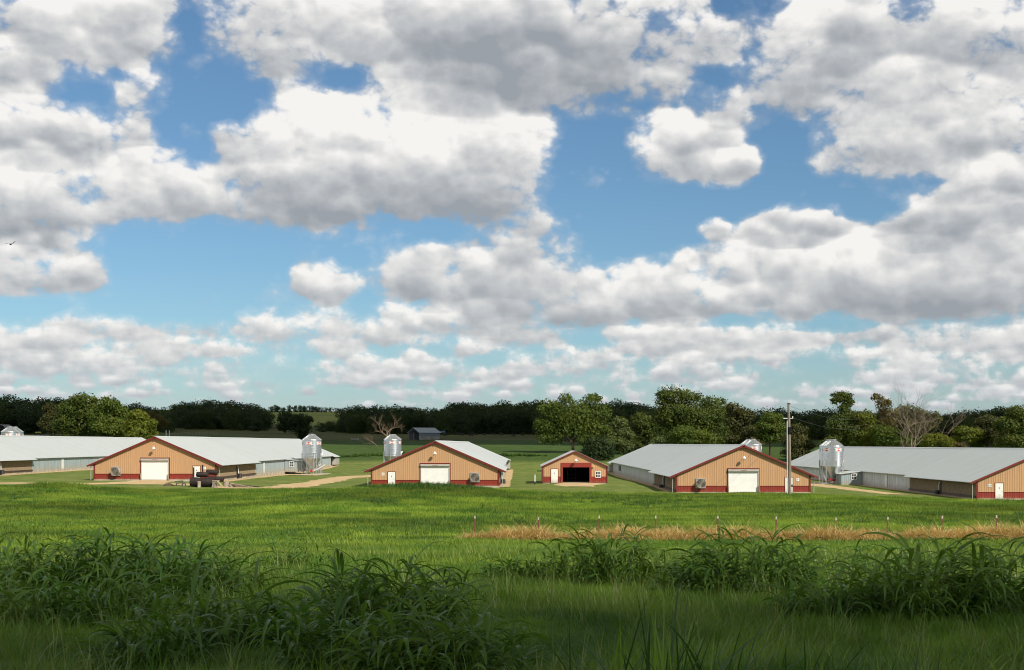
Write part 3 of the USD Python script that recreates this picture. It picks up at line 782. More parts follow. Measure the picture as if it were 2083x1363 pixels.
def side_door(t, s, y):
    x = s * (HW + 0.05)
    d = obj('side_door', MB().box(*sorted((x, x + s * 0.05)), y, y + 1.1, 0.16, 2.15).mesh(), WHITE_DOOR, t)


def side_fan(t, s, y, z=1.45):
    x = s * HW
    c = MB().lathe([(0.50, 0.0), (0.52, 0.0), (0.66, 0.95), (0.64, 0.95), (0.49, 0.05)], 28)
    m = c.mesh(); m.apply_transform(trimesh.transformations.rotation_matrix(s * math.pi / 2, (0, 1, 0))); m.apply_translation((x + s * 0.08, y, z))
    f = obj('side_fan', m, M('fan_cone_steel', (0.55, 0.47, 0.36), 0.5, metal=0.3, var=0.1), t, smooth=40)
    w = MB().lathe([(0.001, 0.12), (0.50, 0.12)], 24).mesh(); w.apply_transform(trimesh.transformations.rotation_matrix(s * math.pi / 2, (0, 1, 0))); w.apply_translation((x + s * 0.08, y, z))
    obj('fan_well', w, DARK, f)
    obj('fan_leg', MB().box(*sorted((x + s * 0.55, x + s * 0.72)), y - 0.12, y + 0.12, 0.0, z - 0.5).mesh(), DARK, f)


def extras_a(t, L):
    side_door(t, 1, 44.0); side_fan(t, 1, 66.0)


def extras_b(t, L):
    side_door(t, 1, 36.0); lean_to(t, 1, 57.0, 3.3, 5.0, 2.0, GALV)


def extras_d(t, L):
    obj('wall_vent', MB().box(-HW - 0.10, -HW - 0.03, 96, 101.5, 0.9, 2.0).mesh(), DARK, t)


def extras_e(t, L):
    lean_to(t, -1, 56.0, 3.6, 6.0, 1.9, GALV); side_door(t, -1, 41.0)


chicken_barn(-94.0, 203.0, 1.5, 128.0, 'long poultry barn whose grey roof and open right side run in from the left edge', 6.1, -5.7, '6', GALV, extras_a)
chicken_barn(-53.3, 194.6, 1.12, 128.0, 'tan and red poultry barn with the rusty tank heap before its door', 6.1, -5.7, '7', GALV, extras_b)
chicken_barn(-11.7, 186.0, 0.45, 124.0, 'tan and red poultry barn with weeds hiding its base, left of the small shed', -6.1, 5.6, '8', GALV)
chicken_barn(30.0, 177.3, -0.1, 126.0, 'tan and red poultry barn with the utility pole standing before it', 6.1, -5.7, '9', WHITEWALL, extras_d)
chicken_barn(67.1, 168.5, -0.6, 122.0, 'poultry barn cut by the right edge, its long grey roof sweeping behind the silos', -6.1, 5.6, '10', WHITEWALL, extras_e)


def small_shed(X, Y, Z):
    t = thing('equipment_shed', 'small tan and red shed with a wide open dark doorway', 'shed', (X, Y, Z))
    hw, wall, apex, L = 4.72, 2.5, 4.65, 12.0
    rl = lambda x: apex - (apex - wall) / hw * abs(x)
    front = lambda u, d, z: (u, -d, z)
    cuts = [(-1.75, 2.15, 2.32), (-3.52, -2.5, 2.12)]
    wx0, wx1, wz0, wz1 = 3.02, 3.86, 0.78, 1.74
    n = 10
    for k in range(n):
        a, b = -hw + 2 * hw * k / n, -hw + 2 * hw * (k + 1) / n
        m = ribbed(a + .002, b - .002, lambda u: 0.93, rl, front, cuts + [(-2.05, 2.45, 2.95)], phase=0.1)
        if m: obj('siding_panel', m, TAN, t)
        m = ribbed(a + .002, b - .002, lambda u: 0.02, lambda u: 0.90, front, cuts + [(-2.05, 2.45, 2.95)], phase=0.1)
        if m: obj('wainscot_panel', m, RED, t)
    sr = obj('doorway_surround', MB().box(-2.07, -1.75, -0.10, 0.06, 0.0, 2.97).box(2.15, 2.47, -0.10, 0.06, 0.0, 2.97).box(-1.75, 2.15, -0.10, 0.06, 2.32, 2.97).mesh(), RED, t)
    add_door(t, -3.0)
    add_lamp(t, 0.15, 3.42)
    yl = MB().tube([(2.75, -0.02, 2.45), (2.75, -0.25, 2.5)], 0.03, 6).lathe([(0.02, 0.08), (0.12, 0.0), (0.14, -0.14), (0.0, -0.14)], 10, c=(2.75, -0.28, 2.5))
    obj('yellow_lamp', yl.mesh(), M('yellow_lamp_plastic', (0.60, 0.42, 0.05), 0.5), t)
    f = MB().box(wx0, wx1, -0.10, -0.05, wz0, wz0 + .09).box(wx0, wx1, -0.10, -0.05, wz1 - .09, wz1).box(wx0, wx0 + .09, -0.10, -0.05, wz0 + .09, wz1 - .09).box(wx1 - .09, wx1, -0.10, -0.05, wz0 + .09, wz1 - .09).box(wx0 + .09, wx1 - .09, -0.10, -0.05, 1.22, 1.30)
    for xx in (3.3, 3.56):
        f.box(xx - 0.02, xx + 0.02, -0.09, -0.06, wz0 + .09, wz1 - .09)
    w = obj('window', f.mesh(), WHITE, t)
    obj('pane', MB().box(wx0 + .08, wx1 - .08, -0.058, -0.05, wz0 + .08, wz1 - .08).mesh(), DARK, w)
    for s in (-1, 1):
        e = hw + 0.25
        v = [(p, y, rl(p) + dz) for y in (-0.3, L + 0.3) for p in (s * e, 0.0) for dz in (0.03, 0.10)]
        obj('roof_sheet', MB().put(v, [(0, 1, 5, 4), (1, 3, 7, 5), (0, 2, 6, 4), (0, 1, 3, 2), (4, 5, 7, 6)]).mesh(), ROOF, t)
        obj('rake_trim', MB().bar((s * e, -0.32, rl(e) - 0.02), (s * 0.02, -0.32, apex - 0.01), 0.08, 0.16).mesh(), TRIM, t)
        obj('corner_trim', MB().box(s * hw - 0.1, s * hw + 0.1, -0.08, 0.08, 0, wall).mesh(), TRIM, t)
        obj('side_wall', ribbed(0.0, L, lambda u: 0.0, lambda u: wall, lambda u, d, z: (s * (hw + d), u, z)), GALV, t)
    obj('rear_wall', ribbed(-hw, hw, lambda u: 0.0, rl, lambda u, d, z: (u, L + d, z)), GALV, t)
    obj('floor', MB().box(-hw, hw, 0.02, L, -0.5, 0.03).mesh(), CONC, t)
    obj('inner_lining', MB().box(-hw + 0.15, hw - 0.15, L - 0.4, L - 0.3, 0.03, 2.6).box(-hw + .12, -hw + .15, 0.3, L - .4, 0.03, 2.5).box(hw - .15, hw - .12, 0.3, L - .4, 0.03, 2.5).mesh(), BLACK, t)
    obj('wall_pipe', MB().tube([(-hw - 0.02, 1.0, 1.75), (-hw - 0.85, 1.0, 1.75)], 0.06, 8).mesh(), DARK, t)
    # things parked inside
    b = thing('storage_shelf', 'dim wooden shelf standing deep inside the open shed', 'shelf', (X - 0.1, Y + 9.5, Z + 0.03))
    obj('frame', MB().box(-0.7, -0.62, -0.2, 0.2, 0, 1.9).box(0.62, 0.7, -0.2, 0.2, 0, 1.9).mesh(), WOOD, b)
    for z in (0.3, 1.0, 1.7):
        obj('board', MB().box(-0.62, 0.62, -0.2, 0.2, z, z + 0.05).mesh(), WOOD, b)


small_shed(8.3, 196.0, 0.66)


# ------------------------------------------------------------------ feed silos
def silo_proto(label, loc, rz):
    t = thing('feed_silo', label, 'feed silo', loc, rz, 'galvanised feed silos in pairs')
    R, z0, z1 = 1.70, 3.1, 6.6
    prof = []
    nz = 56
    for i in range(nz + 1):
        z = z0 + (z1 - z0) * i / nz
        ring = 0.010 * (1 if i % 2 else -1)
        prof.append((R + ring * (0 if i % 8 == 0 else 1) + (0.004 if i % 8 == 0 else 0), z))
    obj('barrel', MB().lathe(prof, 48).mesh(), SILO, t, smooth=60)
    rf = MB()
    ang = np.arange(24) * 2 * math.pi / 24
    rf.lathe([(R + 0.08, z1 - 0.06), (R + 0.06, z1 + 0.0), (0.52, z1 + 0.92), (0.50, z1 + 0.98)], 24)
    ro = obj('cone_roof', rf.mesh(), STEEL, t)
    rb = MB()
    for a in ang:
        rb.bar(((R + .05) * math.cos(a), (R + .05) * math.sin(a), z1 + 0.02), (0.53 * math.cos(a), 0.53 * math.sin(a), z1 + 0.94), 0.04, 0.05)
    obj('roof_rib', rb.mesh(), STEEL, ro)
    obj('lid', MB().lathe([(0.50, z1 + .96), (0.58, z1 + .98), (0.58, z1 + 1.08), (0.45, z1 + 1.12), (0.0, z1 + 1.13)], 24).mesh(), STEEL, ro)
    obj('hopper', MB().lathe([(R, z0), (R * 0.99, z0 - 0.06), (0.34, 0.98), (0.30, 0.86)], 24).mesh(), SILO, t, smooth=20)
    obj('boot', MB().box(-0.28, 0.28, -0.28, 0.28, 0.55, 0.87).mesh(), REDPAINT, t)
    for k in range(6):
        a = k * math.pi / 3 + 0.3
        c, s = math.cos(a), math.sin(a)
        obj('leg', MB().bar(((R + .07) * c, (R + .07) * s, 0.0), ((R + .07) * c, (R + .07) * s, 4.1), 0.11, 0.11, up=(c, s, 0)).mesh(), STEEL, t)
        a2 = a + math.pi / 3
        if k % 2 == 0:
            br = MB().bar(((R + .07) * c, (R + .07) * s, 0.4), ((R + .07) * math.cos(a2), (R + .07) * math.sin(a2), 2.6), 0.05, 0.05)
            br.bar(((R + .07) * c, (R + .07) * s, 2.6), ((R + .07) * math.cos(a2), (R + .07) * math.sin(a2), 0.4), 0.05, 0.05)
            obj('brace', br.mesh(), STEEL, t)
    obj('auger_pipe', MB().tube([(0.1, 0, 0.62), (1.2, 0.1, 1.05), (2.6, 0.25, 1.9)], 0.085, 10).mesh(), WHITE, t)
    a = -math.pi / 2 + 0.5
    obj('fill_pipe', MB().tube([((R + .12) * math.cos(a), (R + .12) * math.sin(a), 0.1), ((R + .12) * math.cos(a), (R + .12) * math.sin(a), 3.6), ((R + .2) * math.cos(a + .12), (R + .2) * math.sin(a + .12), 4.1)], 0.07, 8).mesh(), STEEL, t)
    ld = MB()
    a = math.pi / 2
    for da in (-0.12, 0.12):
        ld.bar(((R + .12) * math.cos(a + da), (R + .12) * math.sin(a + da), 0.8), ((R + .12) * math.cos(a + da), (R + .12) * math.sin(a + da), z1), 0.04, 0.04, up=(0, 1, 0))
    for z in np.arange(1.0, z1, 0.3):
        ld.bar(((R + .12) * math.cos(a - .12), (R + .12) * math.sin(a - .12), z), ((R + .12) * math.cos(a + .12), (R + .12) * math.sin(a + .12), z), 0.025, 0.025)
    obj('ladder', ld.mesh(), STEEL, t)
    Rd = R + 0.05
    for k in range(5):
        mid = -math.pi / 2 + k * 2 * math.pi / 5
        hw_, zc, hh = 0.36, 5.95, 0.27
        b = MB().lathe([(Rd, zc - hh), (Rd, zc + hh)], 8, mid - hw_, mid + hw_)
        dec = obj('badge', b.mesh(), WHITE, t)
        v, f = [(Rd + .008, mid, zc)], []
        n = 28
        for i in range(n):
            th = 2 * math.pi * i / n
            cc, ss = math.cos(th), math.sin(th)
            k2 = 1 / max(abs(cc) ** 1.0 + 0.0, abs(ss) * 0.9) if False else 1.0
            v.append((Rd + .008, mid + cc * hw_ * 0.94, zc + hh * 0.86 * np.sign(ss) * abs(ss) ** 0.7))
            f.append((0, 1 + i, 1 + (i + 1) % n))
        v = [(r * math.cos(a_), r * math.sin(a_), z_) for r, a_, z_ in v]
        obj('badge_oval', (np.array(v), np.array(f)), REDPAINT, dec)
        bars = MB()
        for i in range(6):
            a_ = mid + (-0.62 + i * 0.25) * hw_
            bars.lathe([(Rd + .014, zc - 0.065), (Rd + .014, zc + 0.075)], 1, a_ - 0.018, a_ + 0.018)
            bars.lathe([(Rd + .014, zc - (0.06 if i % 2 else -0.03)), (Rd + .014, zc - (0.06 if i % 2 else -0.03) + 0.035)], 1, a_ - 0.03, a_ + 0.045)
        obj('badge_lettering', bars.mesh(), WHITE, dec)
    return t


def silo_base(x, y):
    return float(ground(np.array(x), np.array(y)))


SI = [(-39.2, 251.0, 'front feed silo of the pair beside the control room of the left barn', -0.13), (-39.75, 256.0, 'rear feed silo of the pair beside the control room of the left barn', 1.0),
      (-26.5, 278.0, 'feed silo showing above the left roof slope of the weed-fronted barn', 0.1), (-26.7, 283.0, 'feed silo half hidden behind the one left of the weed-fronted barn', 0.9),
      (45.9, 260.0, 'front cone top rising behind the ridge of the pole-fronted barn', 0.0), (45.85, 264.5, 'rear cone top half hidden by the front one over the ridge of the pole-fronted barn', 0.5),
      (54.0, 228.0, 'front feed silo with red badges before the rightmost long roof', 0.35), (54.55, 233.0, 'rear feed silo of the pair before the rightmost long roof', 0.75),
      (-106.95, 279.0, 'left of two cone tops over the ridge at the left edge', 0.2), (-107.6, 283.5, 'right of two cone tops over the ridge at the left edge', 0.6)]
silo0 = None
for (x, y, lab, rz) in SI:
    z = silo_base(x, y) - 0.02
    if x == 54.0 or x == 54.55: z = min(z, -0.45)
    if y in (279.0, 283.5): z = 2.35
    if silo0 is None:
        silo0 = silo_proto(lab, (x, y, z), rz)
    else:
        dup(silo0, (x, y, z), rz, lab)
for (x, y, lab) in ((-38.8, 253.5, 'concrete pad under the pair of silos by the control room'), (53.8, 230.5, 'concrete pad under the pair of silos on the right'), (-26.2, 280.5, 'concrete pad behind the weed-fronted barn')):
    z = silo_base(x, y)
    tag(obj('silo_pad', MB().box(x - 2.3, x + 2.3, y - 4.6, y + 4.6, z - 0.6, z + 0.12).mesh(), CONC), lab, kind='structure')


# ------------------------------------------------------------------ utility pole
def utility_pole():
    p = on(1606, 164.5)
    t = thing('utility_pole', 'tall weathered wooden utility pole before the second tan barn from the right', 'utility pole', p)
    h = EYE - (822 - CY) / F * 164.5 - p[2]
    obj('pole', MB().tube([(0.05, 0, -0.3), (0, 0, h * 0.5), (-0.12, 0, h)], [0.21, 0.185, 0.15], 12).mesh(), M('grey_pole_wood', (0.25, 0.21, 0.165), 0.85, var=0.3, scale=1.5, stretch=(6, 6, 0.4), spec=0.1), t, smooth=True)
    obj('cap', MB().tube([(-0.12, 0, h), (-0.12, 0, h + 0.12)], 0.17, 10).mesh(), DARK, t)
    obj('insulator', MB().tube([(0.05, 0, h - 0.05), (0.12, 0, h + 0.06)], 0.05, 8).mesh(), DARK, t)
    obj('black_band', MB().tube([(-0.045, 0, h * 0.67), (-0.065, 0, h * 0.75)], [0.192, 0.189], 12, cap=False).mesh(), BLACK, t)
    obj('conduit', MB().tube([(-0.26, -0.02, -0.2), (-0.30, -0.02, h * 0.80), (-0.26, 0, h * 0.82)], 0.065, 8).mesh(), M('conduit_grey', (0.55, 0.54, 0.52), 0.5), t)
    obj('bracket', MB().bar((-0.75, 0, h * 0.845), (-0.2, 0, h * 0.845), 0.08, 0.1).bar((0.05, 0, h * 0.845), (0.4, 0, h * 0.845), 0.06, 0.06).bar((0.4, 0, h * 0.845), (0.4, 0, h * 0.87), 0.08, 0.08, up=(1, 0, 0)).mesh(), WHITE, t)
    obj('meter_box', MB().box(0.16, 0.36, -0.12, 0.12, 1.15, 1.45).mesh(), DARK, t)
    for (z0, px, py, D) in ((h - 0.3, 1770, 846, 330.0), (h * 0.86, 1770, 866, 330.0)):
        a, b = np.array([0.2, 0, z0]), at(px, py, D) - p
        pts = [a + (b - a) * s - np.array([0, 0, 5.0 * s * (1 - s)]) for s in np.linspace(0, 1, 24)]
        obj('wire', MB().tube(pts, 0.018, 4).mesh(), DARK, t)


utility_pole()

# ------------------------------------------------------------------ steel fence posts in the field
FENCE = [965, 1095, 1217, 1333, 1460, 1577, 1696, 1802, 1913, 2026, 2140]
POSTM = M('rusty_red_post', (0.17, 0.05, 0.035), 0.7, var=0.25, scale=6.0)
TIPM = M('pale_post_tip', (0.42, 0.38, 0.34), 0.7, var=0.1)
rp = random.Random(4)
_f0, _f1 = hit(965, 1103.5), hit(2026, 1103.5)


def fence_at(px, dD=0.0):
    """A point of the straight fence line, on the ground."""
    u = (px - CX) / F
    k = (_f0[0] - u * _f0[1]) / ((_f0[0] - _f1[0]) - u * (_f0[1] - _f1[1]))
    D = _f0[1] + k * (_f1[1] - _f0[1]) + dD
    return np.stack([u * D, D, ground(u * D, D)], -1)


post0 = None
for k, px in enumerate(FENCE):
    h = fence_at(px)
    lean = math.radians(rp.uniform(-2, 4))
    label = ['red steel fence post at the left end of the row', 'red steel fence post second from the left end of the row', 'red fence post standing behind the tall green clump, third from the left', 'fourth red fence post from the left, before the left wall of the pole-fronted barn',
             'leaning red fence post with dark vine at its foot', 'red fence post just left of the utility pole line', 'red fence post below the right-hand silos', 'red fence post in straw, fourth from the right edge', 'red fence post in straw, third from the right edge', 'red fence post in straw nearest the right edge', 'red fence post just past the right edge'][k]
    if px > 2083:
        continue
    t = thing('fence_post', label, 'fence post', (h[0], h[1], h[2]), 0.0, 'red steel posts of the field fence')
    top = np.array([math.sin(lean) * 1.55 + 0.05, 0, 1.55])
    d = top / np.linalg.norm(top)
    a, b = d * -0.1, d * 1.40
    obj('stake', MB().bar(a, b, 0.075, 0.015, up=(0, 1, 0)).bar(a + (0, 0.03, 0), b + (0, 0.03, 0), 0.015, 0.06, up=(0, 1, 0)).mesh(), POSTM, t)
    obj('tip', MB().bar(b, d * 1.56, 0.078, 0.03, up=(0, 1, 0)).mesh(), TIPM, t)

# ------------------------------------------------------------------ heap of rusty tanks before the left barn
JD = 175.0


def J(px, py, dD=0.0):
    return at(px, py, JD + dD)


def tank(label, p0, p1, r, mat=RUST, bands=True):
    p0, p1 = np.array(p0), np.array(p1)
    c = (p0 + p1) / 2
    t = thing('rusty_tank', label, 'tank', c, 0, 'rusty iron tanks in the heap')
    d = (p1 - p0); L = np.linalg.norm(d); d /= L
    e = r * 0.18
    pts = [-d * (L / 2), -d * (L / 2 - e * .3), -d * (L / 2 - e), d * (L / 2 - e), d * (L / 2 - e * .3), d * (L / 2)]
    obj('shell', MB().tube(pts, [r * .55, r * .85, r, r, r * .85, r * .55], 20).mesh(), mat, t, smooth=40)
    if bands:
        for s in (-0.3, 0.02, 0.33):
            obj('band', MB().tube([d * (L * s - 0.04), d * (L * s + 0.04)], r * 1.025, 20).mesh(), mat, t)
    return t


tank('long rusty tank lying at the front left of the heap', J(387, 980), J(411, 981), 0.62)
tank('long rusty tank lying at the front right of the heap', J(410, 981, 0.5), J(434, 982, 0.5), 0.60)
tank('small dark tank on top of the heap, before the white door', J(399.5, 965, 1.2), J(424, 966, 1.2), 0.34)
tank('highest black tank at the top right of the heap', J(419.5, 960, 2.6), J(443, 961, 2.6), 0.35)
tank('brown tank behind, at the right of the heap', J(424, 974, 2.6), J(455, 975, 2.6), 0.36)


def simple(name, label, cat, mesh, mat, group=None):
    return tag(obj(name, mesh, mat), label, cat, group)


t = thing('flue_pipe', 'upright rusty flue pipe above the tank heap', 'pipe', J(412, 960, 2.0))
obj('tube', MB().tube([(0, 0, -0.3), (0, 0, 0.9)], 0.11, 10).mesh(), RUST, t)
obj('rim', MB().tube([(0, 0, 0.86), (0, 0, 0.93)], 0.13, 10).mesh(), RUST, t)
t = thing('iron_post', 'dark iron post left of the white door behind the heap', 'post', J(393.7, 971, 1.0))
obj('shaft', MB().box(-0.09, 0.09, -0.09, 0.09, -0.5, 1.25).mesh(), RUST, t)
obj('cap', MB().box(-0.12, 0.12, -0.12, 0.12, 1.25, 1.30).mesh(), RUST, t)
t = thing('concrete_block', 'pale upright concrete block before the front tanks', 'block', J(405.5, 991, -1.0))
obj('block_body', MB().box(-0.16, 0.16, -0.2, 0.2, -0.1, 0.74).mesh(), CONC, t)
obj('block_top', MB().box(-0.18, 0.18, -0.22, 0.22, 0.74, 0.79).mesh(), CONC, t)
t = thing('concrete_block', 'wide grey concrete block at the right of the front tanks', 'block', J(437, 991.5, -0.6))
obj('block_body', MB().put([(-0.36, -.3, -0.1), (0.34, -.3, -0.1), (0.34, .3, -0.1), (-0.36, .3, -0.1), (-0.24, -.25, 0.82), (0.24, -.25, 0.84), (0.24, .25, 0.84), (-0.24, .25, 0.82)], [(0, 1, 5, 4), (1, 2, 6, 5), (2, 3, 7, 6), (3, 0, 4, 7), (4, 5, 6, 7)]).mesh(), M('grey_concrete', (0.24, 0.20, 0.165), 0.9, var=0.25), t)
obj('block_lip', MB().box(-0.30, 0.42, -0.3, 0.3, 0.84, 0.91).mesh(), BOARD, t)
t = thing('leaning_board', 'pale board leaning from the tank heap down to the grass', 'board', J(449, 985, -1.2))
obj('plank', MB().bar((-0.42, 0, 0.42), (0.42, -0.2, -0.42), 0.15, 0.06, up=(0, 1, 0)).mesh(), BOARD, t)
obj('cleat', MB().bar((-0.50, 0.03, 0.44), (-0.1, 0.03, 0.44), 0.08, 0.08).mesh(), BOARD, t)
for k, (px, py, r, lab) in enumerate(((460, 985, 0.42, 'mossy brown stump at the right end of the heap'), (471, 987, 0.36, 'low mossy stump right of the larger one'))):
    t = thing('tree_stump', lab, 'stump', J(px, py + 3, 0.3))
    b = MB().lathe([(r * 1.25, -0.2), (r * 1.05, 0.1), (r, 0.35), (r * .92, 0.5), (0.0, 0.52)], 12)
    m = b.mesh(); m.vertices[:, :2] *= 1 + 0.2 * (meshkit.noise(m.vertices * 3, k)[:, None] - 0.5)
    obj('stump_wood', m, WOOD, t, smooth=40)
    obj('root', MB().tube([(r * .8, -.2, 0.1), (r * 1.7, -.4, -0.05)], [0.14, 0.05], 8).mesh(), WOOD, t)
rl = random.Random(8)
for k, (a, b, r) in enumerate((((472, 985), (505, 990), 0.11), ((476, 988), (515, 991), 0.10), ((484, 987), (528, 990.5), 0.08), ((468, 990), (500, 992.5), 0.12))):
    p0, p1 = J(a[0], a[1], 0.5 * k), J(b[0], b[1], 0.5 * k - 1)
    c = (p0 + p1) / 2
    t = thing('long_log', ['upper log slanting right from the stumps', 'second log lying right of the stumps', 'thin dark pole reaching farthest right of the heap', 'lowest log lying at the grass edge'][k], 'log', c)
    obj('bark', MB().tube([p0 - c, (p0 - c) * .3 + (0, 0, .03), p1 - c], [r, r * .95, r * .75], 10).mesh(), WOOD if k != 2 else DARK, t, smooth=40)
    obj('stub', MB().tube([(p0 - c) * .4, (p0 - c) * .4 + (0.05, -.1, r * 2.2)], [r * .5, r * .3], 7).mesh(), WOOD, t)


def wheelbarrow():
    p = J(364, 987, 1.5)
    t = thing('wheelbarrow', 'greenish wheelbarrow lying left of the tank heap', 'wheelbarrow', p, 0.1)
    v = [(-0.55, -.3, .55), (0.55, -.3, .62), (0.55, .3, .62), (-0.55, .3, .55), (-0.25, -.2, .18), (0.3, -.2, .22), (0.3, .2, .22), (-0.25, .2, .18)]
    obj('tray', MB().put(v, [(0, 1, 5, 4), (1, 2, 6, 5), (2, 3, 7, 6), (3, 0, 4, 7), (4, 5, 6, 7)]).mesh(), M('olive_paint', (0.14, 0.15, 0.06), 0.6, var=0.2), t)
    obj('handle', MB().tube([(0.5, -.22, .2), (-1.1, -.3, .5)], 0.025, 6).mesh(), WOOD, t)
    obj('handle', MB().tube([(0.5, .22, .2), (-1.1, .3, .5)], 0.025, 6).mesh(), WOOD, t)
    obj('strut', MB().bar((-0.3, -.2, .3), (-0.35, -.2, -0.05), 0.04, 0.04, up=(0, 1, 0)).bar((-0.3, .2, .3), (-0.35, .2, -0.05), 0.04, 0.04, up=(0, 1, 0)).mesh(), DARK, t)
    q = J(374, 986, 1.0)
    w = thing('old_tyre', 'old black wheel leaning at the left end of the heap', 'wheel', q, 0.5)
    ty = trimesh.creation.torus(0.22, 0.08, 20, 10); ty.apply_transform(trimesh.transformations.rotation_matrix(math.pi / 2 - .2, (1, 0, 0)))
    obj('tyre', ty, DARK, w, smooth=True)
    ri = MB().lathe([(0.0, 0.03), (0.16, 0.03), (0.16, -0.03), (0.0, -0.03)], 16).mesh(); ri.apply_transform(trimesh.transformations.rotation_matrix(math.pi / 2 - .2, (1, 0, 0)))
    obj('rim', ri, WOOD, w)
    g = J(342, 989, 2.0)
    m = trimesh.creation.icosphere(3, 1.0); m.vertices *= (0.75, 0.7, 0.5)
    m.vertices *= 1 + 0.25 * (meshkit.fbm(m.vertices * 3, 3, 3)[:, None] - 0.5)
    simple_p = tag(obj('dirt_heap', (m.vertices + g - (0, 0, 0.1), m.faces), M('dark_dirt', (0.10, 0.075, 0.05), 0.95, var=0.3, scale=6), smooth=True), 'small heap of dark dirt beside the left roll-up door', 'dirt heap')
    s = J(372, 992, 0)


wheelbarrow()

# white standpipe by the shed
p = on(1088, 192.0)
t = thing('standpipe', 'short white standpipe left of the small open shed', 'pipe', p)
obj('riser', MB().tube([(0, 0, 0.2), (0, 0, 1.35)], 0.075, 10).mesh(), WHITE, t)
obj('cap', MB().tube([(0, 0, 1.35), (0, 0, 1.42)], 0.10, 10).mesh(), WHITE, t)
obj('sleeve', MB().tube([(0, 0, -0.3), (0, 0, 0.42)], 0.12, 10).mesh(), DARK, t)


# ------------------------------------------------------------------ grass and leaves
def blades(base, az, e0, length, droop, width, K=5, fold=0.0, twist=None, tip=0.04, belly=0.35):
    """Many arching leaf blades at once: (vertices, faces)."""
    N = len(az)
    s = np.linspace(0, 1, K)[None, :]
    e = e0[:, None] - droop[:, None] * s ** 1.3
    step = (length / (K - 1))[:, None]
    hx = np.concatenate([np.zeros((N, 1)), np.cumsum(np.cos((e[:, 1:] + e[:, :-1]) / 2) * step, 1)], 1)
    hz = np.concatenate([np.zeros((N, 1)), np.cumsum(np.sin((e[:, 1:] + e[:, :-1]) / 2) * step, 1)], 1)
    d = np.stack([np.cos(az), np.sin(az)], -1)
    P = np.stack([base[:, None, 0] + hx * d[:, None, 0], base[:, None, 1] + hx * d[:, None, 1], base[:, None, 2] + hz], -1)
    tw = np.zeros(N) if twist is None else twist
    side = np.stack([-np.sin(az) * np.cos(tw), np.cos(az) * np.cos(tw), np.sin(tw)], -1)[:, None, :]
    prof = np.minimum(1, 0.35 + s / belly * 0.65) * np.clip((1 - s) / (1 - belly), 0, 1) ** 0.75 + tip
    w = (width[:, None] * prof * 0.5)[..., None]
    up = np.stack([-np.sin(e) * d[:, None, 0], -np.sin(e) * d[:, None, 1], np.cos(e)], -1)
    if fold > 0:
        V = np.stack([P - side * w + up * w * fold, P, P + side * w + up * w * fold], 2)
        m = 3
    else:
        V = np.stack([P - side * w, P + side * w], 2)
        m = 2
    k = np.arange(K - 1)
    q = []
    for c in range(m - 1):
        q.append(np.stack([k * m + c, k * m + c + 1, (k + 1) * m + c + 1, (k + 1) * m + c], -1))
    q = np.concatenate(q)
    F_ = (np.arange(N)[:, None, None] * K * m + q[None]).reshape(-1, 4)
    return V.reshape(-1, 3), F_


def join(*parts):
    b = MB()
    for v, f in parts:
        b.put(v, f)
    return b.mesh()


def instancer(name, protos, pos, rot, scale, which, label, mat_list, tilt=None, kind='stuff', smooth=False):
    path = numbered('/World', name)
    pi = UsdGeom.PointInstancer.Define(stage, path)
    targets = []
    for k, (m, mat) in enumerate(zip(protos, mat_list)):
        pr = usdkit.mesh(stage, f'{path}/{name}_tuft_{k:03d}' if k else f'{path}/{name}_tuft', m, mat, smooth=smooth)
        targets.append(pr.GetPath())
    pi.CreatePrototypesRel().SetTargets(targets)
    pi.CreatePositionsAttr(Vt.Vec3fArray.FromNumpy(np.asarray(pos, np.float32)))
    pi.CreateProtoIndicesAttr(Vt.IntArray.FromNumpy(np.asarray(which, np.int32)))
    sc = np.asarray(scale, np.float32)
    pi.CreateScalesAttr(Vt.Vec3fArray.FromNumpy(np.repeat(sc[:, None], 3, 1) if sc.ndim == 1 else sc))
    q = np.zeros((len(rot), 4)); q[:, 2], q[:, 3] = np.sin(rot / 2), np.cos(rot / 2)        # xyzw
    arr = Vt.QuathArray([Gf.Quath(float(w), float(x), float(y), float(z)) for x, y, z, w in q])
    pi.CreateOrientationsAttr(arr)
    return tag(pi, label, kind=kind)


FIELD = leafy('field_grass_blades', (0.090, 0.180, 0.022), (0.215, 0.300, 0.038), (0.38, 0.37, 0.095), trans=0.45, rough=0.55, spec=0.3, patch=0.16, broad=0.42)
FINE = leafy('fine_grass_blades', (0.060, 0.140, 0.016), (0.155, 0.260, 0.030), (0.30, 0.33, 0.07), trans=0.45, rough=0.45, spec=0.35, patch=0.45, broad=0.35)
TALL = leafy('tall_grass_leaves', (0.058, 0.140, 0.022), (0.110, 0.195, 0.030), (0.22, 0.27, 0.045), trans=0.38, rough=0.38, spec=0.4, patch=0.5)
STEMM = leafy('tall_grass_stems', (0.16, 0.21, 0.045), (0.21, 0.24, 0.055), (0.28, 0.26, 0.09), trans=0.1, rough=0.45, spec=0.4, patch=0.5)
WEED = leafy('mound_weed_leaves', (0.045, 0.102, 0.018), (0.072, 0.138, 0.021), (0.098, 0.165, 0.027), trans=0.3, rough=0.55, spec=0.3, patch=0.2)
STRAW = leafy('dead_straw', (0.45, 0.325, 0.14), (0.60, 0.46, 0.225), (0.36, 0.215, 0.085), trans=0.35, rough=0.7, spec=0.2, patch=0.35)

rng = np.random.default_rng(11)


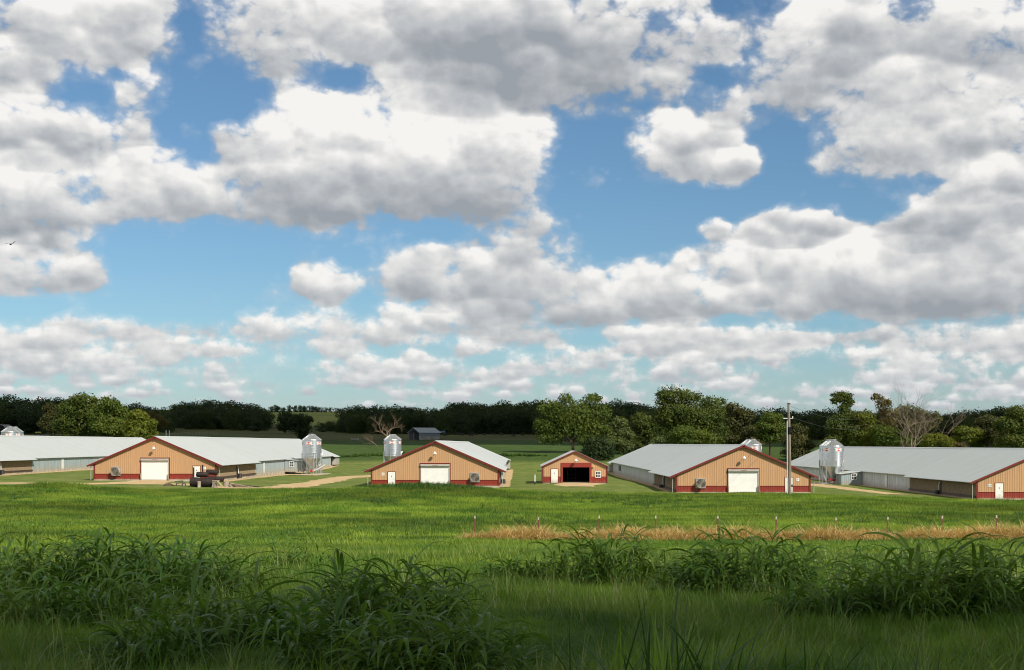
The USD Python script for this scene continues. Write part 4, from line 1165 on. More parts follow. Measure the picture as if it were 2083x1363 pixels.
def tuft(n, r, h, w, seed, droop=(0.6, 2.0), e=(1.0, 1.5), K=4):
    g = np.random.default_rng(seed)
    rr, a = r * np.sqrt(g.random(n)), g.random(n) * 2 * np.pi
    base = np.stack([rr * np.cos(a), rr * np.sin(a), np.full(n, -0.04)], -1)
    return trimesh.Trimesh(*_tri(blades(base, g.random(n) * 2 * np.pi, g.uniform(*e, n), h * g.uniform(0.45, 1.15, n), g.uniform(*droop, n), w * g.uniform(0.7, 1.3, n), K)), process=False)


def _tri(vf):
    v, f = vf
    return v, np.vstack([f[:, [0, 1, 2]], f[:, [0, 2, 3]]])


EDGE_PX = [-200, 0, 500, 700, 850, 1000, 1100, 1250, 1380, 1650, 1750, 2083, 2300]
EDGE_D = [171, 171, 168, 168, 177, 171, 166, 167, 173.5, 172.5, 165, 164.5, 163]


def scatter(n, d0, d1, power=1.0, margin=1.16):
    u0, u1 = -1055 / F * margin, 1028 / F * margin
    D = d0 + (d1 - d0) * rng.random(n) ** power
    x = rng.uniform(u0, u1, n) * D
    return x, D


def field_grass():
    # nearest turf: fine short blades
    protos = [tuft(46, 0.16, 0.26, 0.008, k, droop=(0.4, 1.8)) for k in range(4)]
    x, y = scatter(26000, 8.5, 32, 0.62)
    n = len(x)
    instancer('short_grass', protos, np.stack([x, y, ground(x, y)], 1), rng.random(n) * 6.28, rng.uniform(0.6, 1.35, n) * (0.8 + 0.5 * meshkit.noise(np.stack([x * .6, y * .6, x * 0], 1), 3)), rng.integers(0, 4, n), 'short fine grass between the tall clumps in the shaded foreground', [FINE] * 4)
    protos = [tuft(64, 0.42, 0.30, 0.018, 20 + k, droop=(0.3, 1.5)) for k in range(4)]
    x, y = scatter(26000, 26, 66, 0.7)
    n = len(x)
    sc = rng.uniform(0.6, 1.25, n) * (0.65 + 0.7 * meshkit.noise(np.stack([x * .25, y * .25, x * 0], 1), 8))
    instancer('meadow_grass', protos, np.stack([x, y, ground(x, y)], 1), rng.random(n) * 6.28, sc, rng.integers(0, 4, n), 'sunlit meadow grass between the foreground and the fence posts', [FIELD] * 4)
    protos = [tuft(80, 0.85, 0.34, 0.035, 40 + k, droop=(0.3, 1.5)) for k in range(4)]
    x, y = scatter(36000, 56, 178, 0.8)
    px = x / y * F + CX
    keep = y < np.interp(px, EDGE_PX, EDGE_D) + rng.normal(0, 0.5, len(y))
    keep &= ~((abs(y - fence_at(px)[:, 1] + 0.2) < 1.1) & (px > 945))
    x, y = x[keep], y[keep]
    n = len(x)
    sc = rng.uniform(0.55, 1.25, n) * (0.35 + 1.25 * meshkit.fbm(np.stack([x * .13, y * .08, x * 0], 1), 3, 21))
    instancer('hay_field', protos, np.stack([x, y, ground(x, y)], 1), rng.random(n) * 6.28, sc, rng.integers(0, 4, n), 'tall green hay field stretching up to the barns', [FIELD] * 4)

    # stray taller stalks, dead blades and small weeds that break up the turf
    stalks = [tuft(9, 0.12, 0.62, 0.007, 70 + k, droop=(0.2, 1.3), e=(1.2, 1.55), K=5) for k in range(3)]
    x, y = scatter(5200, 8.5, 40, 0.8)
    keep = meshkit.fbm(np.stack([x * .35, y * .35, x * 0], 1), 3, 41) > 0.46
    x, y = x[keep], y[keep]
    instancer('grass_stalks', stalks, np.stack([x, y, ground(x, y)], 1), rng.random(len(x)) * 6.28, rng.uniform(0.5, 1.25, len(x)), rng.integers(0, 3, len(x)), 'thin taller stalks scattered through the foreground turf', [STEMM, FINE, STEMM])
    leafs = [tuft(16, 0.14, 0.30, 0.030, 80 + k, droop=(0.8, 2.2), e=(0.4, 1.3), K=5) for k in range(3)]
    x, y = scatter(5200, 9, 60, 0.8)
    keep = meshkit.fbm(np.stack([x * .22, y * .22, x * 0], 1), 3, 47) > 0.53
    x, y = x[keep], y[keep]
    instancer('low_weeds', leafs, np.stack([x, y, ground(x, y)], 1), rng.random(len(x)) * 6.28, rng.uniform(0.6, 1.5, len(x)), rng.integers(0, 3, len(x)), 'low broad-bladed weeds in the foreground turf', [TALL, TALL, FIELD])
    clumps = [tuft(40, 0.4, 0.75, 0.04, 95 + k, droop=(0.6, 2.2), e=(0.7, 1.5)) for k in range(3)]
    x, y = scatter(9000, 60, 165, 0.9)
    keep = (meshkit.fbm(np.stack([x * .10, y * .045, x * 0], 1), 4, 52) > 0.56) & (abs(y - fence_at(x / y * F + CX)[:, 1]) > 4)
    x, y = x[keep], y[keep]
    instancer('field_weeds', clumps, np.stack([x, y, ground(x, y)], 1), rng.random(len(x)) * 6.28, rng.uniform(0.45, 1.0, len(x)), rng.integers(0, 3, len(x)), 'patches of darker coarse growth through the hay field', [WEED, FIELD, WEED])


field_grass()


def weeds(name, label, px0, px1, d0, d1, n, h, seed, mat=WEED, w=0.06, dense=None):
    protos = [tuft(46, 0.6, 1.0, w, seed * 7 + k, droop=(0.6, 2.4), e=(0.7, 1.45)) for k in range(3)]
    g = np.random.default_rng(seed)
    D = g.uniform(d0, d1, n * 3)
    px = g.uniform(px0, px1, n * 3)
    e = ((px - (px0 + px1) / 2) / ((px1 - px0) / 2)) ** 2 + ((D - (d0 + d1) / 2) / ((d1 - d0) / 2)) ** 2
    ok = e < 0.55 + 0.45 * meshkit.noise(np.stack([px * 0.02, D * .3, px * 0], 1), seed)
    px, D, e = px[ok][:n], D[ok][:n], e[ok][:n]
    x = (px - CX) / F * D
    sc = h * (0.55 + 0.45 * (1 - e)) * g.uniform(0.6, 1.15, len(x))
    p = numbered('/World', name); used[('/World', name)] -= 1
    return instancer(name, protos, np.stack([x, D, ground(x, D)], 1), g.random(len(x)) * 6.28, sc, g.integers(0, 3, len(x)), label, [mat] * 3)


weeds('weed_patch', 'dark green weeds on the low mound hiding the base of the second barn', 690, 1010, 160, 177, 900, 0.95, 3)
weeds('weed_patch', 'bushy green weeds at the edge of the drive on the left', 45, 192, 166, 177, 320, 1.0, 4, mat=FIELD)
weeds('weed_patch', 'lone dark weeds in the field below the second barn', 725, 820, 128, 140, 120, 0.7, 5)
weeds('weed_patch', 'darker weeds in the field below the open shed', 1180, 1500, 138, 156, 300, 0.6, 6)
weeds('weed_patch', 'rank green growth at the left of the field', -20, 150, 62, 100, 420, 0.75, 7, mat=FIELD)
weeds('weed_patch', 'weedy ditch line across the green field behind the barns', 640, 1130, 362, 376, 260, 1.6, 8, w=0.15)


def dead_grass():
    protos = [tuft(64, 0.5, 1.05, 0.028, 90 + k, droop=(0.8, 2.8), e=(0.5, 1.5)) for k in range(4)]
    n = 3600
    g = np.random.default_rng(5)
    px = g.uniform(952, 2300, n)
    off = g.normal(-0.2, 0.6, n)
    keep = meshkit.fbm(np.stack([px * 0.022, px * 0, px * 0], 1), 3, 4) + 0.00035 * (px - 952) > 0.34
    keep &= ~((abs(px - 1475) < 14) & (g.random(n) < 0.8))
    px, off = px[keep], off[keep]
    q = fence_at(px, off)
    x, D = q[:, 0], q[:, 1]
    sc = 1.65 * g.uniform(0.5, 1.0, len(x)) * (0.6 + 0.75 * meshkit.fbm(np.stack([px * 0.03, px * 0, px * 0], 1), 3, 14)) * (1 - 0.45 * np.clip(abs(off + 0.2) / 1.4, 0, 1))
    instancer('dead_grass', protos, np.stack([x, D, ground(x, D) - 0.03], 1), g.random(len(x)) * 6.28, sc, g.integers(0, 4, len(x)), 'strip of dry straw-coloured grass along the row of fence posts', [STRAW] * 4)


dead_grass()


def tall_clump(label, px, py, radius, height, stems, seed, leaf=0.55, lw=0.034, name='tall_grass_clump', lean=0.0, squash=0.6):
    """A stand of tall arching grass: stems that lean outward, each with long leaves that curve over."""
    g = np.random.default_rng(seed)
    c = hit(px, py)
    t = thing(name, label, 'grass clump', c, 0, 'tall coarse grass clumps in the foreground')
    a = g.random(stems) * 2 * np.pi
    r = radius * np.sqrt(g.random(stems))
    bx, by = r * np.cos(a), r * np.sin(a) * squash
    bz = ground(c[0] + bx, c[1] + by) - c[2] - 0.03
    dome = np.sqrt(np.clip(1 - 0.75 * (r / radius) ** 2, 0.1, 1))
    H = height * dome * g.uniform(0.65, 1.12, stems)
    out = np.where(g.random(stems) < 0.8, a + g.normal(0, 0.8, stems), g.random(stems) * 6.28)
    tilt = g.uniform(0.05, 0.35, stems) + 0.25 * r / radius
    K = 6
    s = np.linspace(0, 1, K)
    hor = (H * np.tan(tilt))[:, None] * s[None] ** 1.6
    S = np.stack([bx[:, None] + hor * np.cos(out)[:, None] + lean * H[:, None] * s ** 1.5, by[:, None] + hor * np.sin(out)[:, None], bz[:, None] + H[:, None] * s[None]], -1)
    # stems as thin flat-sided strips crossing (3-sided)
    w = 0.006
    off = np.array([(w, 0, 0), (-w / 2, w * .87, 0), (-w / 2, -w * .87, 0)])
    V = (S[:, :, None, :] + off[None, None] * (1 - 0.5 * s)[None, :, None, None]).reshape(-1, 3)
    i, k, m = np.meshgrid(np.arange(stems), np.arange(K - 1), np.arange(3), indexing='ij')
    b0 = i * K * 3 + k * 3
    Fq = np.stack([b0 + m, b0 + (m + 1) % 3, b0 + 3 + (m + 1) % 3, b0 + 3 + m], -1).reshape(-1, 4)
    obj('stems', (V, Fq), STEMM, t, smooth=True)
    nl = 7
    f = np.tile(np.linspace(0.12, 1.0, nl), (stems, 1)) + g.normal(0, 0.04, (stems, nl))
    f = np.clip(f, 0.05, 1.0)
    base = np.stack([np.stack([np.interp(f[j], s, S[j, :, q]) for q in range(3)], -1) for j in range(stems)]).reshape(-1, 3)
    N = stems * nl
    az = np.repeat(out, nl) + np.where(np.arange(N) % 2, 0.0, np.pi) * (g.random(N) < 0.6) + g.normal(0, 0.7, N)
    ln = leaf * 1.3 * g.uniform(0.55, 1.25, N) * np.repeat(np.clip(H / height, 0.6, 1.1), nl)
    ff = f.reshape(-1)
    e0 = g.uniform(0.45, 1.2, N)
    droop = g.uniform(1.2, 2.6, N)
    vf = blades(base, az, e0, ln, droop, lw * 1.45 * g.uniform(0.7, 1.25, N), 8, fold=0.35, twist=g.normal(0, 0.35, N), belly=0.3)
    obj('leaves', vf, TALL, t, smooth=True)
    return t


CL = [  # label, px, base py, radius, height, stems, leaf, width
    ('tall grass clump at the far left edge of the left stand', 15, 1232, 1.0, 1.35, 60, .55, .034),
    ('tall grass clump in the left stand, second from the left edge', 120, 1238, 1.1, 1.45, 70, .55, .034),
    ('tallest dark grass clump in the middle of the left stand', 235, 1240, 1.15, 1.5, 80, .58, .034),
    ('tall grass clump at the right crest of the left stand', 340, 1228, 1.05, 1.35, 70, .55, .034),
    ('tall grass clump trailing off at the right end of the left stand', 440, 1215, 0.8, 0.75, 50, .5, .032),
    ('grass clump low at the left edge in front of the left stand', 40, 1285, 0.8, 0.95, 46, .5, .034),
    ('dark grass clump low in front of the left stand', 190, 1285, 0.9, 1.0, 50, .52, .034),
    ('clump of broad arching leaves in front, right of the left stand', 480, 1330, 0.8, 1.05, 46, .6, .038),
    ('small clump of arching leaves near the bottom left', 320, 1370, 0.55, 0.75, 26, .5, .036),
    ('thin stems with drooping leaves at the lit edge, left of centre', 605, 1165, 0.6, 1.05, 22, .5, .03),
    ('large arching clump left of the middle of the foreground', 790, 1298, 0.8, 1.3, 64, .62, .038),
    ('broad-leaved clump low in front, left of the middle', 690, 1375, 0.7, 0.95, 36, .62, .04),
    ('bottom clump of broad arching leaves near the middle', 900, 1400, 0.75, 0.95, 40, .62, .04),
    ('low leafy clump left of the tall round clump at the centre', 1070, 1188, 0.8, 0.62, 40, .45, .032),
    ('tall round clump standing before the third fence post', 1225, 1198, 0.9, 1.35, 70, .55, .034),
    ('low clump right of the tall round centre clump', 1340, 1200, 0.75, 0.85, 46, .5, .033),
    ('tall dense clump below the utility pole', 1525, 1218, 1.0, 1.42, 84, .58, .034),
    ('low clump at the left flank of the dense clump', 1425, 1215, 0.7, 0.7, 40, .5, .033),
    ('low spreading clump right of the dense clump', 1690, 1262, 0.65, 0.7, 34, .6, .036),
    ('large wind-bent clump at the right of the foreground', 1880, 1265, 0.95, 1.3, 66, .66, .038),
    ('dark clump at the right edge of the foreground', 2060, 1262, 0.95, 1.3, 60, .6, .036),
    ('thin stems with single leaves behind the wind-bent clump', 1850, 1185, 0.9, 1.25, 14, .5, .03),
    ('thin stems above the low spreading clump', 1740, 1190, 0.8, 0.95, 16, .5, .03),
]
for k, (lab, px, py, r, h, st, lf, lw) in enumerate(CL):
    tall_clump(lab, px, py, r, h * 0.74, int(st * 1.15), 300 + k, lf, lw, lean=0.12 if px > 1600 else (-0.05 if k % 2 else 0.06))


SWORD = leafy('sword_leaves', (0.030, 0.075, 0.018), (0.045, 0.100, 0.022), (0.08, 0.13, 0.026), trans=0.25, rough=0.38, spec=0.4, patch=0.4)


def sword_clump(label, px, py, n, seed, h=1.2, spread=0.55):
    g = np.random.default_rng(seed)
    c = hit(px, py, 3.0)
    t = thing('sword_leaf_plant', label, 'plant', c)
    a = g.random(n) * 6.28
    r = spread * np.sqrt(g.random(n)) * 0.8
    base = np.stack([r * np.cos(a), r * np.sin(a) * .6, np.full(n, -0.05)], -1)
    base[:, 2] += ground(c[0] + base[:, 0], c[1] + base[:, 1]) - c[2]
    vf = blades(base, a + g.normal(0, 0.9, n), g.uniform(1.05, 1.5, n), h * g.uniform(0.55, 1.1, n), g.uniform(0.05, 0.8, n), 0.028 * g.uniform(0.6, 1.3, n), 9, fold=0.4, twist=g.normal(0, 0.5, n), belly=0.25)
    obj('outer_leaves', vf, SWORD, t, smooth=True)
    m = n // 3
    vf = blades(base[:m] * 0.7, g.random(m) * 6.28, g.uniform(1.3, 1.55, m), h * 0.8 * g.uniform(0.55, 1.1, m), g.uniform(0.0, 0.4, m), 0.018 * g.uniform(0.7, 1.3, m), 9, fold=0.4, belly=0.25)
    obj('inner_leaves', vf, FINE, t, smooth=True)


sword_clump('dark upright sword-leaved plant rising from the bottom, right of the middle', 1335, 1490, 64, 51, 1.18, 0.8)
sword_clump('smaller sword-leaved plant at the bottom right of the larger one', 1560, 1500, 34, 52, 0.9, 0.7)
sword_clump('few upright sword leaves at the bottom right', 1800, 1490, 30, 53, 0.8, 0.7)


# ------------------------------------------------------------------ trees
BARK = M('tree_bark', (0.075, 0.058, 0.042), 0.9, var=0.25, scale=2.0, spec=0.1)
DEADBARK = M('bare_dead_wood', (0.19, 0.14, 0.095), 0.85, var=0.25, scale=2.0, spec=0.1)
PALEBARK = M('pale_dead_wood', (0.26, 0.205, 0.155), 0.85, var=0.3, scale=1.0, spec=0.1)
LEAF = {
    'dull': leafy('dull_olive_leaves', (0.055, 0.062, 0.018), (0.085, 0.085, 0.024), (0.115, 0.098, 0.030), patch=0.3),
    'olive': leafy('olive_leaves', (0.066, 0.105, 0.016), (0.105, 0.138, 0.018), (0.160, 0.170, 0.026), patch=0.3),
    'green': leafy('green_leaves', (0.052, 0.082, 0.014), (0.088, 0.112, 0.018), (0.135, 0.140, 0.024), patch=0.3),
    'yellow': leafy('yellow_green_leaves', (0.095, 0.125, 0.014), (0.14, 0.155, 0.016), (0.20, 0.175, 0.024), patch=0.3),
    'dark': leafy('dark_leaves', (0.024, 0.042, 0.012), (0.039, 0.060, 0.015), (0.057, 0.075, 0.018), patch=0.05),
    'pale': leafy('pale_green_leaves', (0.083, 0.120, 0.033), (0.128, 0.158, 0.048), (0.165, 0.180, 0.060), patch=0.3),
    'brown': leafy('brown_olive_leaves', (0.098, 0.085, 0.026), (0.137, 0.111, 0.036), (0.169, 0.111, 0.039), patch=0.3),
    'far': leafy('far_wood_leaves', (0.027, 0.049, 0.017), (0.043, 0.066, 0.022), (0.058, 0.082, 0.023), patch=0.02),
    'far2': leafy('far_wood_leaves_bright', (0.043, 0.066, 0.019), (0.062, 0.088, 0.023), (0.098, 0.101, 0.027), patch=0.02),
}


def crown_leaves(centres, radii, n, size, g, hollow=0.55, flat=0.75):
    """Leaf clumps through the outer parts of several overlapping lobes."""
    w = np.prod(radii, 1) ** (2 / 3); w /= w.sum()
    which = g.choice(len(centres), n, p=w)
    d = g.normal(size=(n, 3)); d /= np.linalg.norm(d, axis=1, keepdims=True)
    rad = hollow + (1.06 - hollow) * g.random(n) ** 0.8
    lump = 0.62 + 0.85 * meshkit.fbm(d * 2.6 + which[:, None] * 7.3, 3, 17)
    p = centres[which] + d * radii[which] * (rad * lump)[:, None]
    nrm = d * 0.8 + g.normal(size=(n, 3)) * 0.55 + (0, 0, 0.25); nrm /= np.linalg.norm(nrm, axis=1, keepdims=True)
    a = np.cross(nrm, g.normal(size=(n, 3))); a /= np.linalg.norm(a, axis=1, keepdims=True)
    b = np.cross(nrm, a)
    s = (size * g.uniform(0.55, 1.35, n))[:, None]
    v = np.stack([p - a * s * 0.6, p - b * s * 0.42 + a * s * .1, p + a * s * 0.6 - nrm * s * .15, p + b * s * 0.42], 1).reshape(-1, 3)
    f = np.arange(n * 4).reshape(n, 4)
    return v, f


def tree(label, kind, px, py, D, lobes, n=5000, size=0.5, name='tree', depth=None, trunk=0.32, hollow=0.5, bark=None, seed=None, limb=True, sink=True):
    """lobes: (px, py, half width, half height) of the crown's parts in photo pixels, at the tree's own distance."""
    seed = seed if seed is not None else int(px * 7 + py)
    g = np.random.default_rng(seed)
    foot = at(px, py, D)
    gz = float(ground(np.array(foot[0]), np.array(D)))
    foot[2] = gz
    t = thing(name, label, 'bush' if name == 'bush' else 'tree', foot)
    k = D / F
    C, R = [], []
    for (lx, ly, rx, ry) in lobes:
        c = at(lx, ly, D) - foot
        c[1] += g.uniform(-0.35, 0.35) * rx * k
        C.append(c); R.append((rx * k * 1.02, max(rx, ry) * k, ry * k * 1.06))
    for c0, r0 in list(zip(C, R)):
        for _ in range(5):
            q = g.normal(size=3); q /= np.linalg.norm(q); q[2] = abs(q[2]) * 0.8 - 0.15
            s = g.uniform(0.3, 0.55)
            C.append(c0 + q * np.array(r0) * g.uniform(0.7, 1.0)); R.append(tuple(np.array(r0) * s))
    C, R = np.array(C), np.array(R)
    obj('crown', crown_leaves(C, R, int(n * 1.7), size * 0.76, g, hollow), LEAF[kind], t)
    b = MB()
    top = C[:, 2].max()
    fork = np.array([0, 0, max(0.6, min(C[:, 2].min(), top * 0.35))])
    b.tube([(0, 0, -0.6), (0.05, 0, fork[2] * .5), fork], [trunk * 1.3, trunk, trunk * .85], 9)
    if limb:
        for c, r in list(zip(C, R))[:len(lobes)]:
            mid = fork + (c - fork) * 0.5 + g.normal(0, 0.25, 3)
            b.tube([fork, mid, c + (0, 0, r[2] * .3)], [trunk * .6, trunk * .35, trunk * .1], 6)
            for q in range(3):
                e = c + g.normal(0, 0.55, 3) * r
                b.tube([mid, (mid + e) / 2 + g.normal(0, .2, 3), e], [trunk * .22, trunk * .14, trunk * .04], 5)
    obj('trunk', b.mesh(), bark or BARK, t, smooth=True)
    return t


def bare_tree(label, px, py, D, height, spread, seed, mat, levels=5, forks=3, trunk=0.28, leafy_bits=0, dirs=None, name='dead_tree'):
    g = np.random.default_rng(seed)
    foot = at(px, py, D); foot[2] = float(ground(np.array(foot[0]), np.array(D)))
    height = (EYE - (height - CY) / F * D - foot[2]) / 0.86      # given: the photo row of its top
    t = thing(name, label, 'tree', foot)
    tr, br = MB(), MB()

    def grow(p, d, L, r, lev):
        n = 4
        pts, q, dd = [p], p.copy(), d.copy()
        for _ in range(n):
            dd = dd + g.normal(0, 0.13, 3) + (0, 0, 0.03); dd /= np.linalg.norm(dd)
            q = q + dd * L / n; pts.append(q.copy())
        rr = np.linspace(r, r * 0.70, n + 1)
        (tr if lev == 0 else br).tube(pts, rr, 8 if lev < 2 else 5)
        if lev >= levels:
            return
        for k in range(forks if lev else max(forks, 3)):
            i = g.integers(2, n + 1) if k else n
            nd = dd + g.normal(0, 0.55, 3) * (1.0, 0.9, 0.55) * spread + (0, 0, 0.1); nd /= np.linalg.norm(nd)
            grow(pts[i].copy(), nd, L * g.uniform(0.55, 0.82), rr[i] * g.uniform(0.55, 0.74), lev + 1)
    if dirs is None:
        grow(np.array([0, 0, -0.4]), np.array([0.05, 0, 1.0]), height * 0.30, trunk, 0)
    else:
        for (dx, dz, L, r) in dirs:
            v = np.array([dx, g.uniform(-.25, .25), dz]); v /= np.linalg.norm(v)
            grow(np.array([0, 0, -0.4]), v, height * L, r, 0)
    obj('trunk', tr.mesh(), mat, t, smooth=True)
    obj('branches', br.mesh(), mat, t, smooth=True)
    return t


tree('slim dull olive tree at the left edge of the sunlit tree group', 'dull', 104, 888, 470, [(103, 832, 14, 13), (108, 848, 18, 12), (95, 862, 16, 14), (112, 868, 17, 14)], 3200, .8)
tree('large dark green tree in the left group behind the long roof', 'green', 160, 892, 425, [(172, 815, 26, 14), (145, 832, 24, 18), (180, 840, 28, 22), (140, 862, 24, 24), (172, 870, 30, 20)], 7500, .75)
tree('rounded green tree right of the large one in the left group', 'olive', 222, 892, 415, [(222, 824, 22, 15), (205, 845, 24, 20), (242, 842, 20, 18), (225, 866, 32, 22), (205, 875, 20, 16), (240, 876, 22, 16)], 6500, .75)
tree('low yellow-green tree at the right of the left group', 'yellow', 285, 892, 405, [(282, 846, 18, 12), (270, 862, 20, 16), (297, 866, 18, 16), (283, 880, 30, 14)], 4500, .7)
tree('small brownish tree at the right end of the left group', 'brown', 318, 885, 480, [(308, 848, 14, 10), (322, 855, 14, 10), (330, 862, 10, 8)], 1800, .7)
tree('dark round bush alone on the hillside pasture', 'far', 580, 885, 690, [(582, 850, 17, 12), (590, 862, 18, 14), (575, 868, 12, 10)], 2200, 1.1, name='bush')
tree('dark brownish tree before the pasture, left of the left silos', 'dark', 612, 900, 540, [(612, 855, 22, 12), (615, 872, 18, 14), (600, 862, 12, 10), (616, 888, 10, 9)], 2600, .9)
tree('small dark shrub at the foot of the hill field', 'far', 520, 880, 740, [(522, 862, 12, 9), (520, 870, 12, 8)], 900, 1.1, name='bush')
bare_tree('leafless brown tree behind the silo left of the weed-fronted barn', 794, 893, 470, 822, 1.0, 8, DEADBARK, 6, 3, 0.5)
bare_tree('broken bare branches low at the left of the leafless tree', 772, 898, 465, 872, 1.6, 21, DEADBARK, 4, 3, 0.10, dirs=[(-0.8, 0.35, .5, .12), (-0.5, 0.7, .45, .10)], name='fallen_branch')
tree('broad yellow-green tree behind the small open shed', 'olive', 1165, 915, 388, [(1150, 812, 14, 12), (1205, 816, 22, 14), (1120, 832, 26, 18), (1168, 838, 34, 24), (1212, 845, 28, 22), (1108, 868, 20, 18), (1150, 872, 30, 18), (1205, 878, 32, 20), (1232, 885, 18, 18), (1104, 890, 16, 12), (1130, 893, 18, 12), (1205, 898, 30, 14), (1165, 855, 34, 20), (1140, 850, 26, 18)], 11000, .62, trunk=.42)
tree('dark round bush behind the right roof of the small shed', 'dark', 1216, 936, 350, [(1216, 908, 26, 20), (1205, 918, 22, 16), (1230, 918, 22, 16), (1216, 926, 28, 12)], 3500, .6, name='bush')
tree('pale green conical tree right of the broad yellow-green tree', 'pale', 1262, 932, 378, [(1262, 862, 16, 14), (1268, 882, 22, 16), (1255, 902, 24, 18), (1275, 912, 20, 16)], 4500, .62)
tree('dim middle tree between the pale tree and the largest tree', 'green', 1312, 925, 400, [(1308, 860, 26, 18), (1322, 880, 26, 20), (1300, 895, 22, 16)], 4000, .7)
tree('largest green tree, its high crown over the long grey roof', 'green', 1402, 918, 372, [(1368, 803, 32, 18), (1355, 820, 24, 16), (1405, 812, 28, 16), (1448, 822, 26, 16), (1385, 835, 44, 22), (1440, 845, 34, 24), (1360, 855, 32, 24), (1405, 868, 46, 22), (1455, 876, 24, 20), (1350, 880, 24, 18), (1400, 850, 50, 24), (1375, 895, 30, 16), (1440, 898, 30, 14)], 13000, .62, trunk=.5)
tree('bright low tree in front of the largest tree', 'olive', 1405, 916, 350, [(1390, 882, 26, 14), (1425, 888, 28, 14), (1405, 898, 40, 10)], 3800, .55)
tree('small grey-green shrub at the left end of the long grey roof', 'pale', 1345, 915, 352, [(1345, 897, 16, 9), (1332, 902, 12, 7)], 1200, .5, name='bush')
tree('thin brownish tree with bare twigs, right of the largest tree', 'dull', 1502, 915, 380, [(1492, 832, 20, 12), (1515, 846, 20, 16), (1492, 862, 24, 18), (1515, 880, 24, 16), (1492, 892, 26, 14)], 5000, .6, hollow=.35)
tree('small light green tree with its trunk showing, left of the utility pole', 'olive', 1566, 928, 372, [(1568, 850, 22, 11), (1558, 868, 22, 13), (1582, 872, 22, 14), (1570, 888, 28, 12)], 4200, .55, trunk=.26)
tree('dark yellowish bush right of the utility pole', 'dull', 1622, 936, 345, [(1622, 878, 20, 14), (1612, 898, 22, 18), (1632, 905, 22, 18), (1620, 922, 28, 14)], 4200, .55, name='bush')
tree('vine-covered tree with a ragged top above the right silos', 'green', 1715, 915, 340, [(1712, 806, 20, 10), (1700, 815, 12, 7), (1726, 818, 14, 9), (1718, 832, 12, 12), (1725, 850, 26, 16), (1705, 868, 26, 22), (1735, 880, 30, 24), (1705, 895, 26, 18)], 8000, .5, trunk=.34)
tree('orange-tinged green tree right of the vine-covered tree', 'yellow', 1762, 915, 338, [(1758, 850, 20, 14), (1770, 868, 22, 18), (1760, 890, 26, 18)], 3600, .5)
tree('airy tree with sparse reddish leaves at its top, left of the dead tree', 'brown', 1800, 915, 338, [(1785, 808, 12, 8), (1797, 822, 18, 12), (1808, 842, 20, 14), (1800, 862, 20, 14)], 1700, .55, hollow=.2, bark=DEADBARK)
tree('low green tree filling in below the airy tree', 'olive', 1802, 915, 334, [(1795, 885, 26, 20), (1822, 892, 22, 16)], 3000, .5)
bare_tree('big pale leafless tree towering over the rightmost long roof', 1848, 910, 332, 786, 0.95, 5, PALEBARK, 5, 3, 0.3, dirs=[(-0.18, 1.0, .36, .22), (0.12, 1.0, .36, .19), (0.9, 0.85, .34, .19), (0.5, 1.0, .34, .17), (-0.4, 1.0, .26, .14)])
tree('brown thicket behind the pale leafless tree', 'dull', 1850, 915, 352, [(1850, 838, 30, 14), (1835, 862, 30, 20), (1872, 868, 30, 20), (1850, 892, 40, 18), (1895, 850, 20, 14)], 5200, .6, hollow=.3)
tree('bright green bush at the foot of the pale leafless tree', 'yellow', 1905, 915, 325, [(1905, 894, 24, 12), (1925, 900, 18, 10), (1890, 902, 16, 10)], 2400, .45, name='bush')
tree('small spreading yellow-green tree with pale trunks at the right', 'yellow', 1965, 915, 335, [(1958, 876, 18, 9), (1978, 880, 18, 10), (1966, 890, 24, 9)], 2600, .5, bark=PALEBARK)
tree('olive-brown tree left of the dark tree at the right edge', 'dull', 2012, 915, 350, [(2010, 858, 24, 12), (2002, 876, 24, 16), (2025, 882, 24, 18)], 4200, .6)
tree('dark leafy tree at the right edge', 'green', 2066, 915, 330, [(2070, 842, 24, 16), (2050, 866, 24, 20), (2080, 872, 26, 22), (2060, 895, 34, 18)], 6500, .55)

for k, (px, py, w, kind, lab) in enumerate(((1690, 908, 22, 'green', 'low bush left of the vine-covered tree, over the roof edge'), (1745, 906, 24, 'olive', 'low bush between the vine-covered and the orange-tinged trees'), (1785, 909, 18, 'green', 'low bush below the airy tree'), (1840, 907, 26, 'olive', 'low bush around the stem of the pale leafless tree'), (1872, 909, 18, 'green', 'small dark bush just right of the pale stem'), (1945, 909, 22, 'brown', 'brownish bush left of the small spreading tree'), (1995, 908, 24, 'olive', 'low bush below the olive-brown tree'), (2030, 907, 22, 'green', 'low green bush left of the dark tree at the edge'), (1292, 914, 20, 'green', 'dark bush at the far end of the pole-fronted barn'), (1480, 904, 24, 'green', 'bush filling in right of the largest tree'), (1530, 906, 20, 'brown', 'bush left of the small light green tree'))):
    tree(lab, kind, px, py + 8, 336 + 3 * k if px > 1600 else 392, [(px - w * .4, py - 6, w * .6, 8), (px + w * .4, py - 4, w * .6, 8), (px, py - 12, w * .5, 8)], 1500, .5, name='bush', limb=False)

